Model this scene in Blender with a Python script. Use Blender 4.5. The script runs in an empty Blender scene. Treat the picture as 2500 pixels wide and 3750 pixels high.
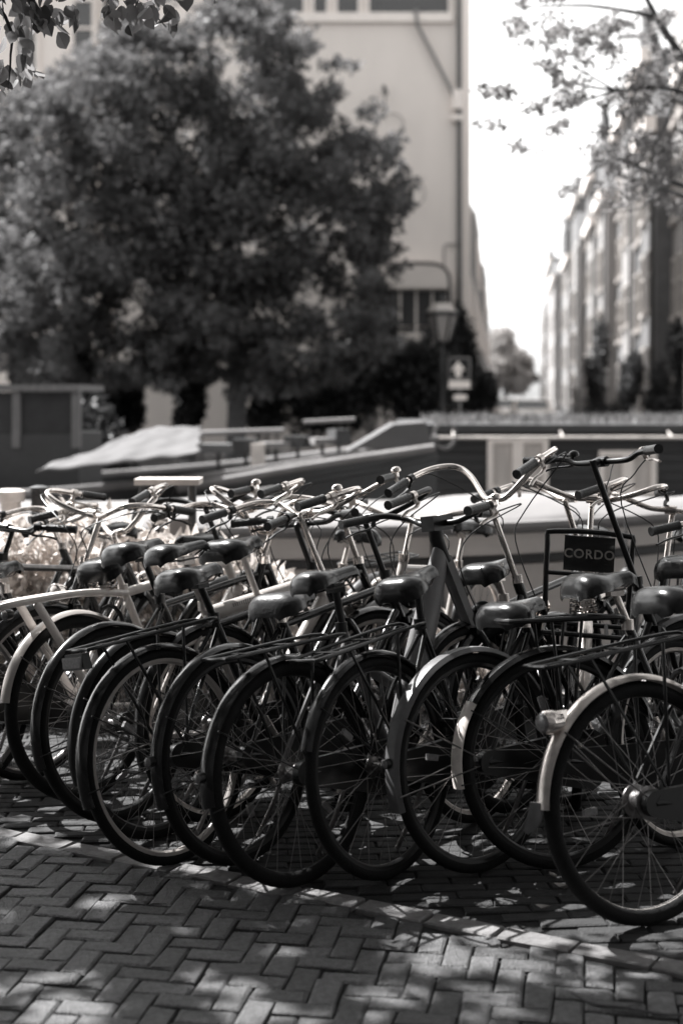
import bpy, math, random
import numpy as np
from mathutils import Matrix, Vector

random.seed(7)
RNG = np.random.default_rng(7)
R = math.radians
scene = bpy.context.scene
COL = scene.collection

# ------------------------------------------------------------------ camera
EYE = 1.53
cam_d = bpy.data.cameras.new('camera')
cam = bpy.data.objects.new('camera', cam_d)
COL.objects.link(cam)
cam.location = (0, 0, EYE)
cam.rotation_euler = (R(90), 0, 0)
cam_d.sensor_fit = 'VERTICAL'
cam_d.sensor_height = 36.0
cam_d.sensor_width = 24.0
cam_d.lens = 50.0
cam_d.shift_y = -(1875 - 1450) / 3750.0
cam_d.clip_start = 0.05
cam_d.clip_end = 3000
cam_d.dof.use_dof = True
cam_d.dof.focus_distance = 4.95
cam_d.dof.aperture_fstop = 1.8
scene.camera = cam
scene.render.resolution_x = 682
scene.render.resolution_y = 1024

# ------------------------------------------------------------------ sky and sun
SUN_EL, SUN_FRONT = 50.0, -36.0     # sun stands to the left and well beyond the row: the scene is backlit
sx = -math.cos(R(SUN_EL)) * math.cos(R(SUN_FRONT))
sy = -math.cos(R(SUN_EL)) * math.sin(R(SUN_FRONT))
sz = math.sin(R(SUN_EL))
SUN = Vector((sx, sy, sz))
world = bpy.data.worlds.new('World')
scene.world = world
world.use_nodes = True
wn, wl = world.node_tree.nodes, world.node_tree.links
bg = wn['Background']
sky = wn.new('ShaderNodeTexSky')
sky.sky_type = 'NISHITA'
sky.sun_disc = False
sky.sun_elevation = R(SUN_EL)
sky.sun_rotation = math.atan2(sx, sy) % (2 * math.pi)
sky.dust_density = 2.0
sky.air_density = 1.3
bw = wn.new('ShaderNodeRGBToBW')
tint = wn.new('ShaderNodeMix')
tint.data_type = 'RGBA'
tint.blend_type = 'MULTIPLY'
tint.inputs[0].default_value = 1.0
tint.inputs[7].default_value = (1.0, 0.996, 0.988, 1)
wl.new(sky.outputs[0], bw.inputs[0])
wl.new(bw.outputs[0], tint.inputs[6])
wl.new(tint.outputs[2], bg.inputs[0])
bg.inputs[1].default_value = 0.15
sun_d = bpy.data.lights.new('sun', 'SUN')
sun_d.energy = 5.0
sun_d.angle = R(0.5)
sun_d.color = (1.0, 0.992, 0.982)
sun_o = bpy.data.objects.new('sun', sun_d)
COL.objects.link(sun_o)
sun_o.rotation_euler = SUN.to_track_quat('Z', 'Y').to_euler()
vs = scene.view_settings
vs.view_transform = 'Standard'
vs.look = 'None'
vs.exposure = 1.62
vs.gamma = 1.0
vs.use_curve_mapping = False
scene.cycles.max_bounces = 6
scene.cycles.transparent_max_bounces = 6
scene.cycles.sample_clamp_indirect = 6.0

FPX = 5208.33
def P(px, py, D):
    """a point of the place at depth D (metres) seen at photograph pixel px, py"""
    return Vector(((px - 1250) / FPX * D, D, EYE - (py - 1450) / FPX * D))

# ------------------------------------------------------------------ materials
MATS = {}
def grey(v):
    t = max(0.0, min(1.0, (v - 0.04) / 0.36))        # the print is toned: pale things warm, dark things neutral
    return (v, v * (1.0 - 0.07 * t), v * (1.03 - 0.15 * t), 1)
def mat(name, v, rough=0.6, metal=0.0, var=0.12, scale=8.0, bump=0.0, bscale=60.0, coat=0.0, island=0.0, objvar=0.0, stretch=None, spec=0.5, sheen=0.0):
    if name in MATS:
        return MATS[name]
    m = bpy.data.materials.new(name)
    m.use_nodes = True
    N, L = m.node_tree.nodes, m.node_tree.links
    b = N['Principled BSDF']
    b.inputs['Roughness'].default_value = rough
    b.inputs['Metallic'].default_value = metal
    b.inputs['Specular IOR Level'].default_value = spec
    b.inputs['Coat Weight'].default_value = coat
    b.inputs['Coat Roughness'].default_value = 0.08
    b.inputs['Sheen Weight'].default_value = sheen          # a film of dust that shows at grazing angles
    b.inputs['Sheen Roughness'].default_value = 0.45
    tc = N.new('ShaderNodeTexCoord')
    vec = tc.outputs['Object']
    if stretch:
        mp = N.new('ShaderNodeMapping')
        mp.inputs['Scale'].default_value = stretch
        L.new(vec, mp.inputs[0])
        vec = mp.outputs[0]
    nz = N.new('ShaderNodeTexNoise')
    nz.inputs['Scale'].default_value = scale
    nz.inputs['Detail'].default_value = 5
    nz.inputs['Roughness'].default_value = 0.62
    L.new(vec, nz.inputs[0])
    mr = N.new('ShaderNodeMapRange')
    mr.inputs[1].default_value = 0.3
    mr.inputs[2].default_value = 0.7
    mr.inputs[3].default_value = 1 - var
    mr.inputs[4].default_value = 1 + var
    L.new(nz.outputs[0], mr.inputs[0])
    fac = mr.outputs[0]
    if island or objvar:
        g = N.new('ShaderNodeNewGeometry')
        oi = N.new('ShaderNodeObjectInfo')
        a = N.new('ShaderNodeMath'); a.operation = 'ADD'
        L.new(g.outputs['Random Per Island'], a.inputs[0]); L.new(oi.outputs['Random'], a.inputs[1])
        fr = N.new('ShaderNodeMath'); fr.operation = 'FRACT'
        L.new(a.outputs[0], fr.inputs[0])
        amt = island or objvar
        m2 = N.new('ShaderNodeMapRange')
        m2.inputs[3].default_value = 1 - amt
        m2.inputs[4].default_value = 1 + amt
        L.new(fr.outputs[0], m2.inputs[0])
        mu = N.new('ShaderNodeMath'); mu.operation = 'MULTIPLY'
        L.new(fac, mu.inputs[0]); L.new(m2.outputs[0], mu.inputs[1])
        fac = mu.outputs[0]
    mx = N.new('ShaderNodeVectorMath'); mx.operation = 'SCALE'
    mx.inputs[0].default_value = grey(v)[:3]
    L.new(fac, mx.inputs['Scale'])
    L.new(mx.outputs[0], b.inputs['Base Color'])
    if bump:
        n2 = N.new('ShaderNodeTexNoise')
        n2.inputs['Scale'].default_value = bscale
        n2.inputs['Detail'].default_value = 4
        L.new(vec, n2.inputs[0])
        bp = N.new('ShaderNodeBump')
        bp.inputs['Strength'].default_value = bump
        bp.inputs['Distance'].default_value = 0.01
        L.new(n2.outputs[0], bp.inputs['Height'])
        L.new(bp.outputs[0], b.inputs['Normal'])
    MATS[name] = m
    return m

def leaf_mat(name, v, trans=0.45, var=0.35, rough=0.5):
    if name in MATS:
        return MATS[name]
    m = bpy.data.materials.new(name)
    m.use_nodes = True
    N, L = m.node_tree.nodes, m.node_tree.links
    b = N['Principled BSDF']
    out = N['Material Output']
    b.inputs['Roughness'].default_value = rough
    b.inputs['Specular IOR Level'].default_value = 0.3
    g = N.new('ShaderNodeNewGeometry')
    m2 = N.new('ShaderNodeMapRange')
    m2.inputs[3].default_value = 1 - var
    m2.inputs[4].default_value = 1 + var
    L.new(g.outputs['Random Per Island'], m2.inputs[0])
    mx = N.new('ShaderNodeVectorMath'); mx.operation = 'SCALE'
    mx.inputs[0].default_value = grey(v)[:3]
    L.new(m2.outputs[0], mx.inputs['Scale'])
    L.new(mx.outputs[0], b.inputs['Base Color'])
    tr = N.new('ShaderNodeBsdfTranslucent')
    L.new(mx.outputs[0], tr.inputs[0])
    ms = N.new('ShaderNodeMixShader')
    ms.inputs[0].default_value = trans
    L.new(b.outputs[0], ms.inputs[1]); L.new(tr.outputs[0], ms.inputs[2])
    L.new(ms.outputs[0], out.inputs[0])
    MATS[name] = m
    return m

def glass_dark(name='window glass', v=0.02, rough=0.06):
    return mat(name, v, rough=rough, var=0.3, scale=1.5, spec=0.8)

# ------------------------------------------------------------------ mesh builder
class MB:
    def __init__(s):
        s.v, s.f = [], []
    def add(s, verts, faces):
        o = len(s.v)
        s.v.extend([tuple(p) for p in verts])
        s.f.extend([tuple(i + o for i in f) for f in faces])
        return s
    def box(s, c, d, rz=0.0, taper=None):
        hx, hy, hz = d[0] / 2, d[1] / 2, d[2] / 2
        ca, sa = math.cos(rz), math.sin(rz)
        vs_ = []
        for z in (-hz, hz):
            k = 1.0 if (taper is None or z < 0) else taper
            for x, y in ((-hx, -hy), (hx, -hy), (hx, hy), (-hx, hy)):
                x *= k; y *= k
                vs_.append((c[0] + x * ca - y * sa, c[1] + x * sa + y * ca, c[2] + z))
        return s.add(vs_, [(0, 3, 2, 1), (4, 5, 6, 7), (0, 1, 5, 4), (1, 2, 6, 5), (2, 3, 7, 6), (3, 0, 4, 7)])
    def bbox(s, x0, x1, y0, y1, z0, z1):
        return s.box(((x0 + x1) / 2, (y0 + y1) / 2, (z0 + z1) / 2), (x1 - x0, y1 - y0, z1 - z0))
    def tube(s, pts, r, n=8, closed=False, sub=0, flat=None):
        pts = [Vector(p) for p in pts]
        if sub:
            pts, r = smooth_path(pts, r, sub, closed)
        m = len(pts)
        rs = r if isinstance(r, (list, tuple)) else [r] * m
        tang = []
        for i in range(m):
            if closed:
                t = pts[(i + 1) % m] - pts[i - 1]
            else:
                t = pts[min(i + 1, m - 1)] - pts[max(i - 1, 0)]
            tang.append(t.normalized() if t.length > 1e-9 else Vector((1, 0, 0)))
        up = Vector((0, 0, 1))
        if abs(tang[0].dot(up)) > 0.95:
            up = Vector((0, 1, 0))
        nrm = (up - tang[0] * up.dot(tang[0])).normalized()
        vs_, fs = [], []
        for i in range(m):
            t = tang[i]
            nrm = nrm - t * nrm.dot(t)
            nrm = nrm.normalized() if nrm.length > 1e-6 else t.orthogonal().normalized()
            bi = t.cross(nrm)
            fx, fy = (1, 1) if flat is None else flat
            for k in range(n):
                a = 2 * math.pi * k / n
                vs_.append(pts[i] + nrm * (math.cos(a) * rs[i] * fy) + bi * (math.sin(a) * rs[i] * fx))
        for i in range(m if closed else m - 1):
            j = (i + 1) % m
            for k in range(n):
                k2 = (k + 1) % n
                fs.append((i * n + k, j * n + k, j * n + k2, i * n + k2))
        if not closed:
            fs.append(tuple(range(n)))
            fs.append(tuple((m - 1) * n + k for k in reversed(range(n))))
        return s.add(vs_, fs)
    def lathe(s, prof, n=16, o=(0, 0, 0), axis='z'):
        vs_, fs = [], []
        m = len(prof)
        for r_, h in prof:
            for k in range(n):
                a = 2 * math.pi * k / n
                x, y = r_ * math.cos(a), r_ * math.sin(a)
                if axis == 'z': p = (x, y, h)
                elif axis == 'y': p = (x, h, y)
                else: p = (h, x, y)
                vs_.append((p[0] + o[0], p[1] + o[1], p[2] + o[2]))
        for i in range(m - 1):
            for k in range(n):
                k2 = (k + 1) % n
                fs.append((i * n + k, i * n + k2, (i + 1) * n + k2, (i + 1) * n + k))
        fs.append(tuple(reversed(range(n))))
        fs.append(tuple((m - 1) * n + k for k in range(n)))
        return s.add(vs_, fs)
    def prism(s, poly, z0, z1):
        n = len(poly)
        vs_ = [(x, y, z0) for x, y in poly] + [(x, y, z1) for x, y in poly]
        fs = [tuple(reversed(range(n))), tuple(range(n, 2 * n))]
        fs += [(i, (i + 1) % n, n + (i + 1) % n, n + i) for i in range(n)]
        return s.add(vs_, fs)
    def extr(s, poly, y0, y1):
        """polygon in x,z extruded along y"""
        n = len(poly)
        vs_ = [(x, y0, z) for x, z in poly] + [(x, y1, z) for x, z in poly]
        fs = [tuple(range(n)), tuple(reversed(range(n, 2 * n)))]
        fs += [(i, n + i, n + (i + 1) % n, (i + 1) % n) for i in range(n)]
        return s.add(vs_, fs)
    def sph(s, c, r, n=10, m=6, sc=(1, 1, 1)):
        prof = [(max(1e-4, r * math.sin(math.pi * i / m)), -r * math.cos(math.pi * i / m)) for i in range(m + 1)]
        o = len(s.v)
        s.lathe(prof, n)
        for i in range(o, len(s.v)):
            p = s.v[i]
            s.v[i] = (c[0] + p[0] * sc[0], c[1] + p[1] * sc[1], c[2] + p[2] * sc[2])
        return s
    def apply(s, M, start=0):
        for i in range(start, len(s.v)):
            s.v[i] = tuple(M @ Vector(s.v[i]))
        return s
    def mesh(s, name, material, smooth=True):
        me = bpy.data.meshes.new(name)
        me.from_pydata(s.v, [], s.f)
        if material:
            me.materials.append(material)
        if smooth:
            me.shade_smooth()
            try:
                me.set_sharp_from_angle(angle=R(42))
            except Exception:
                pass
        me.update()
        return me
    def build(s, name, material, parent=None, smooth=True, kind=None, label=None):
        return link(name, s.mesh(name, material, smooth), parent, kind=kind, label=label)

def link(name, me, parent=None, kind=None, label=None):
    o = bpy.data.objects.new(name, me)
    COL.objects.link(o)
    if parent is not None:
        o.parent = parent
    if kind: o['kind'] = kind
    if label: o['label'] = label
    return o
def empty(name, loc=(0, 0, 0), rz=0.0):
    o = bpy.data.objects.new(name, None)
    o.empty_display_size = 0.1
    COL.objects.link(o)
    o.location = loc
    o.rotation_euler = (0, 0, rz)
    return o
def tag(o, label, cat, group=None):
    o['label'] = label
    o['category'] = cat
    if group: o['group'] = group
    return o

def smooth_path(pts, r, sub, closed=False):
    m = len(pts)
    rs = r if isinstance(r, (list, tuple)) else [r] * m
    out, ro = [], []
    rng = m if closed else m - 1
    for i in range(rng):
        if closed:
            p0, p1, p2, p3 = pts[i - 1], pts[i], pts[(i + 1) % m], pts[(i + 2) % m]
        else:
            p0, p1, p2, p3 = pts[max(i - 1, 0)], pts[i], pts[i + 1], pts[min(i + 2, m - 1)]
        for k in range(sub):
            t = k / sub
            t2, t3 = t * t, t * t * t
            out.append(0.5 * ((2 * p1) + (p2 - p0) * t + (2 * p0 - 5 * p1 + 4 * p2 - p3) * t2 + (3 * p1 - p0 - 3 * p2 + p3) * t3))
            ro.append(rs[i] * (1 - t) + rs[(i + 1) % m] * t)
    if not closed:
        out.append(pts[-1]); ro.append(rs[-1])
    return out, ro

def leaves_mesh(name, centers, size, material, flat=0.0, aspect=0.55, droop=None, sizevar=0.35):
    """one leaf-shaped, folded blade (two quads) at every centre"""
    c = np.asarray(centers, dtype=np.float64)
    n = len(c)
    d = RNG.normal(size=(n, 3))
    if droop is not None:
        d = d * 0.7 + np.array(droop)
    d /= np.linalg.norm(d, axis=1, keepdims=True)
    nr = RNG.normal(size=(n, 3))
    nr[:, 2] += flat
    s_ = np.cross(d, nr)
    s_ /= np.linalg.norm(s_, axis=1, keepdims=True) + 1e-9
    u = np.cross(s_, d)
    L_ = size * (1 + sizevar * RNG.uniform(-1, 1, size=(n, 1)))
    W = L_ * aspect * 0.5
    fold = W * 0.35
    v = np.empty((n, 6, 3))
    v[:, 0] = c
    v[:, 1] = c + d * L_ * 0.42 + s_ * W + u * fold
    v[:, 2] = c + d * L_
    v[:, 3] = c + d * L_ * 0.42 - s_ * W + u * fold
    v[:, 4] = c + d * L_ * 0.45
    v = v[:, :5]
    me = bpy.data.meshes.new(name)
    nv = n * 5
    me.vertices.add(nv)
    me.vertices.foreach_set('co', v.reshape(-1))
    base = (np.arange(n) * 5)[:, None]
    tri = np.concatenate([base + np.array([[0, 4, 1]]), base + np.array([[1, 4, 2]]), base + np.array([[0, 3, 4]]), base + np.array([[3, 2, 4]])], axis=1).reshape(-1)
    me.loops.add(len(tri))
    me.loops.foreach_set('vertex_index', tri.astype(np.int32))
    me.polygons.add(n * 4)
    me.polygons.foreach_set('loop_start', np.arange(0, n * 12, 3, dtype=np.int32))
    me.polygons.foreach_set('loop_total', np.full(n * 4, 3, dtype=np.int32))
    me.materials.append(material)
    me.update(calc_edges=True)
    return me

def broad_leaves(name, centers, size, material, droop):
    """near leaves: broad pointed blades, folded along the midrib and curled"""
    out = [(0.0, 0.0), (0.10, 0.20), (0.28, 0.36), (0.48, 0.40), (0.68, 0.31), (0.85, 0.15), (1.0, 0.0)]
    b = MB()
    rr = random.Random(3)
    for c in centers:
        c = Vector(c)
        d = Vector((rr.gauss(0, 0.55) + droop[0], rr.gauss(0, 0.55), rr.gauss(0, 0.4) + droop[2])).normalized()
        s_ = d.cross(Vector((rr.gauss(0, 1), rr.gauss(0, 1), rr.gauss(0, 0.6)))).normalized()
        u = s_.cross(d)
        L_ = size * rr.uniform(0.6, 1.2)
        fold, curl, wd = rr.uniform(0.15, 0.6), rr.uniform(-0.25, 0.3), rr.uniform(0.75, 1.1)
        mid, lf, rt = [], [], []
        for t, w in out:
            q = c + d * (L_ * t) + u * (L_ * curl * t * t)
            mid.append(q)
            lf.append(q + s_ * (L_ * w * wd) + u * (L_ * w * fold))
            rt.append(q - s_ * (L_ * w * wd) + u * (L_ * w * fold))
        n = len(out)
        fs = []
        for i in range(n - 1):
            fs.append((i, i + 1, n + i + 1, n + i))
            fs.append((i, 2 * n + i, 2 * n + i + 1, i + 1))
        b.add(mid + lf + rt, fs)
    return b.mesh(name, material)

def blob_points(n, blobs, shell=0.55):
    """points spread through ellipsoid clumps (cx,cy,cz,rx,ry,rz), denser to the outside"""
    w = np.array([b[3] * b[4] * b[5] for b in blobs]) ** 0.75
    idx = RNG.choice(len(blobs), size=n, p=w / w.sum())
    B = np.array(blobs)[idx]
    d = RNG.normal(size=(n, 3))
    d /= np.linalg.norm(d, axis=1, keepdims=True)
    rr = RNG.uniform(0, 1, size=(n, 1)) ** shell
    return B[:, :3] + d * rr * B[:, 3:6]

# ------------------------------------------------------------------ bicycles
M_BLACK = mat('black enamel', 0.005, rough=0.24, sheen=0.0, var=0.4, scale=20, coat=0.4)
M_SATIN = mat('black satin paint', 0.006, rough=0.3, sheen=0.0, spec=0.45, var=0.4, scale=25)
M_CHROME = mat('chrome', 0.82, rough=0.13, metal=1, var=0.1, scale=30)
M_ALU = mat('brushed aluminium', 0.62, rough=0.32, metal=1, var=0.2, scale=30)
M_STEEL = mat('dull steel', 0.22, rough=0.4, metal=1, var=0.3, scale=40)
M_WHITE = mat('scuffed cream paint', 0.62, rough=0.35, var=0.14, scale=14, coat=0.2)
M_LGREY = mat('pale grey paint', 0.4, rough=0.3, var=0.1, scale=10, coat=0.3)
M_GREY = mat('matt grey paint', 0.13, rough=0.4, var=0.12, scale=8)
M_RUBBER = mat('tyre rubber', 0.006, rough=0.8, spec=0.25, var=0.35, scale=30, bump=0.3, bscale=160)
M_GRIP = mat('grip rubber', 0.006, rough=0.36, sheen=0.06, spec=0.45, var=0.3, scale=60, bump=0.4, bscale=220)
M_LEATHER = mat('saddle vinyl', 0.006, rough=0.23, spec=0.4, sheen=0.03, var=0.35, scale=18, bump=0.06, bscale=150)
M_BROWN = mat('worn leather', 0.018, rough=0.36, spec=0.4, sheen=0.04, var=0.4, scale=14, bump=0.15, bscale=90)
M_CABLE = mat('cable sheath', 0.007, rough=0.45)
M_LENS = mat('lamp lens', 0.5, rough=0.12, var=0.2, scale=60, spec=0.8)
M_REFL = mat('reflector plastic', 0.16, rough=0.15, var=0.25, scale=120, spec=0.8)
M_MUD = mat('grey mudguard', 0.1, rough=0.4, var=0.3, scale=12)
M_PATCH = mat('worn white paint', 0.8, rough=0.5, var=0.35, scale=9, stretch=(1, 1, 0.6))
M_LETTER = mat('raised pale lettering', 0.42, rough=0.45)
M_DLETTER = mat('grey decal', 0.13, rough=0.5)

RW = 0.347          # wheel radius with tyre
Y3 = Vector((0, 0, 0))

def wheel_meshes():
    out = {}
    def ring(prof, n=48):
        b = MB()
        m = len(prof)
        for k in range(n):
            a = 2 * math.pi * k / n
            for r_, y in prof:
                b.v.append((r_ * math.cos(a), y, r_ * math.sin(a)))
        for k in range(n):
            k2 = (k + 1) % n
            for i in range(m):
                j = (i + 1) % m
                b.f.append((k * m + i, k * m + j, k2 * m + j, k2 * m + i))
        return b
    for key, w in (('thin', 0.018), ('wide', 0.024)):
        prof = [(RW - w + w * math.cos(t), w * math.sin(t)) for t in [2 * math.pi * i / 12 for i in range(12)]]
        out['tyre_' + key] = ring(prof, 64).mesh('tyre', M_RUBBER)
    rp = [(0.322, -0.013), (0.322, 0.013), (0.306, 0.012), (0.300, 0.005), (0.300, -0.005), (0.306, -0.012)]
    for key, m in (('alu', M_ALU), ('black', M_SATIN), ('steel', M_STEEL), ('pale', M_LGREY)):
        out['rim_' + key] = ring(rp, 64).mesh('wheel', m)
    for key, hr in (('small', 0.018), ('drum', 0.034)):
        b = MB()
        for k in range(36):
            side = 1 if k % 2 else -1
            a = 2 * math.pi * k / 36
            off = (1 if (k // 2) % 2 else -1) * R(62)
            b.tube([((hr + 0.012) * math.cos(a + off), side * 0.03, (hr + 0.012) * math.sin(a + off)), (0.301 * math.cos(a), 0, 0.301 * math.sin(a))], 0.00115, n=3)
        out['spokes_' + key] = b.mesh('spokes', M_STEEL)
        b = MB()
        b.lathe([(0.006, -0.062), (0.006, -0.042), (hr * 0.6, -0.04), (hr + 0.014, -0.034), (hr + 0.014, -0.028), (hr, -0.024), (hr, 0.024), (hr + 0.014, 0.028), (hr + 0.014, 0.034), (hr * 0.6, 0.04), (0.006, 0.042), (0.006, 0.062)], 20, axis='y')
        out['hub_' + key] = b.mesh('hub', M_STEEL)
    b = MB(); b.box((0, 0, 0), (0.045, 0.012, 0.02))
    out['reflector'] = b.mesh('reflector', M_REFL, False)
    return out
WM = wheel_meshes()

def make_wheel(bike, M, rim='alu', tyre='thin', hub='small', refl=True):
    w = link('wheel', WM['rim_' + rim], bike)
    w.matrix_local = M
    link('tyre', WM['tyre_' + tyre], w)
    link('spokes', WM['spokes_' + hub], w, kind='stuff')
    link('hub', WM['hub_' + hub], w)
    if refl:
        for a in (random.uniform(0, 6), ) :
            o = link('reflector', WM['reflector'], w)
            o.location = (0.19 * math.cos(a), 0, 0.19 * math.sin(a))
            o.rotation_euler = (0, -a, 0)
    return w

def fender(a0, a1, rad, width, n=30, depth=0.016, shape='round'):
    """mudguard shell from angle a0 to a1 (degrees, from straight ahead over the top)"""
    b = MB()
    m = 7
    prof = []
    for i in range(m):
        t = -1 + 2 * i / (m - 1)
        if shape == 'round':
            dz = -depth * (abs(t) ** 2.0)
        else:
            dz = -depth * (abs(t) ** 5)
        prof.append((dz, t * width / 2))
    loop = prof + [(dz - 0.0022, y * 0.96) for dz, y in reversed(prof)]
    L_ = len(loop)
    for k in range(n + 1):
        a = R(a0 + (a1 - a0) * k / n)
        for dz, y in loop:
            b.v.append(((rad + dz) * math.cos(a), y, (rad + dz) * math.sin(a)))
    for k in range(n):
        for i in range(L_):
            j = (i + 1) % L_
            b.f.append((k * L_ + i, (k + 1) * L_ + i, (k + 1) * L_ + j, k * L_ + j))
    b.f.append(tuple(range(L_)))
    b.f.append(tuple(n * L_ + i for i in reversed(range(L_))))
    return b

def saddle_mesh(kind, material):
    b = MB()
    if kind == 'comfort':
        Ln, ws, dep = 0.255, [(0, 0.06), (0.04, 0.092), (0.12, 0.113), (0.25, 0.118), (0.42, 0.098), (0.57, 0.064), (0.72, 0.040), (0.9, 0.030), (1, 0.012)], 0.085
    elif kind == 'sport':
        Ln, ws, dep = 0.28, [(0, 0.04), (0.04, 0.062), (0.12, 0.076), (0.22, 0.078), (0.36, 0.062), (0.5, 0.040), (0.7, 0.029), (0.92, 0.022), (1, 0.010)], 0.062
    else:
        Ln, ws, dep = 0.268, [(0, 0.05), (0.04, 0.078), (0.12, 0.096), (0.24, 0.1), (0.4, 0.082), (0.55, 0.052), (0.72, 0.034), (0.92, 0.025), (1, 0.011)], 0.078
    zs = [(0, -0.022), (0.03, -0.004), (0.08, 0.012), (0.16, 0.019), (0.28, 0.017), (0.45, 0.008), (0.7, 0.006), (0.9, 0.006), (1, -0.012)]
    ip = lambda T, t: float(np.interp(t, [p[0] for p in T], [p[1] for p in T]))
    nt, na = 22, 14
    for i in range(nt + 1):
        t = i / nt
        t = t * t * (3 - 2 * t) * 0.35 + t * 0.65
        w, z = ip(ws, t), ip(zs, t)
        x = -Ln * 0.52 + Ln * t
        d = dep * (1.0 - 0.5 * min(1.0, t * 1.5)) * (0.62 + 0.38 * min(1.0, t / 0.1))
        for k in range(na):
            a = math.pi * k / (na - 1)
            cy, cz = math.cos(a), math.sin(a)
            yy = w * (abs(cy) ** 0.82) * (1 if cy > 0 else -1)
            zz = z - d + d * (max(0.0, cz) ** 0.72)
            if t < 0.5 and kind != 'sport':
                zz -= 0.007 * math.exp(-(cy / 0.25) ** 2) * (1 - t / 0.5)
            b.v.append((x, yy, zz))
        b.v.append((x, -w * 0.7, z - d * 0.75)); b.v.append((x, w * 0.7, z - d * 0.75))
    L_ = na + 2
    for i in range(nt):
        for k in range(L_):
            k2 = (k + 1) % L_
            b.f.append((i * L_ + k, i * L_ + k2, (i + 1) * L_ + k2, (i + 1) * L_ + k))
    b.f.append(tuple(reversed(range(L_)))); b.f.append(tuple(nt * L_ + k for k in range(L_)))
    return b.mesh('saddle', material)
SADDLES = {(k, mn): saddle_mesh(k, m) for k in ('comfort', 'sport', 'city') for mn, m in (('black', M_LEATHER), ('worn', M_BROWN))}

def helix(c, r, h, turns, wire):
    pts = []
    for i in range(int(turns * 10) + 1):
        a = 2 * math.pi * i / 10
        pts.append((c[0] + r * math.cos(a), c[1] + r * math.sin(a), c[2] + h * i / (turns * 10)))
    return MB().tube(pts, wire, n=4)

BARS = {  # one side of the handlebar from the clamp outwards: forward, left, up
    'dutch': [(0, 0, 0), (0.015, 0.07, 0.0), (0.05, 0.16, 0.03), (0.045, 0.235, 0.06), (-0.02, 0.275, 0.065), (-0.12, 0.28, 0.05), (-0.30, 0.265, 0.02)],
    'oma': [(0, 0, 0), (0.01, 0.05, 0.01), (0.07, 0.14, 0.10), (0.085, 0.21, 0.145), (0.02, 0.262, 0.15), (-0.1, 0.28, 0.125), (-0.28, 0.275, 0.07)],
    'city': [(0, 0, 0), (0.0, 0.08, 0.0), (0.015, 0.16, 0.025), (-0.02, 0.24, 0.045), (-0.09, 0.285, 0.04), (-0.2, 0.30, 0.03)],
    'flat': [(0, 0, 0), (0, 0.12, 0.0), (-0.005, 0.18, 0.02), (-0.03, 0.26, 0.025), (-0.07, 0.33, 0.025)],
}
def letters(txt, size, material, name='lettering', extrude=0.0015, spacing=1.0, bold=0.0):
    cu = bpy.data.curves.new('lettering_curve', 'FONT')
    cu.body = txt
    cu.size = size
    cu.extrude = extrude
    cu.align_x = 'CENTER'
    cu.align_y = 'CENTER'
    cu.space_character = spacing
    cu.offset = bold
    tmp = bpy.data.objects.new('lettering_curve', cu)
    COL.objects.link(tmp)
    dg = bpy.context.evaluated_depsgraph_get()
    me = bpy.data.meshes.new_from_object(tmp.evaluated_get(dg))
    bpy.data.objects.remove(tmp, do_unlink=True)
    bpy.data.curves.remove(cu)
    me.name = name
    me.materials.clear()
    me.materials.append(material)
    return me

def arc_xz(cx, cz, r, a0, a1, n, y):
    return [(cx + r * math.cos(R(a0 + (a1 - a0) * i / n)), y, cz + r * math.sin(R(a0 + (a1 - a0) * i / n))) for i in range(n + 1)]

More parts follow.
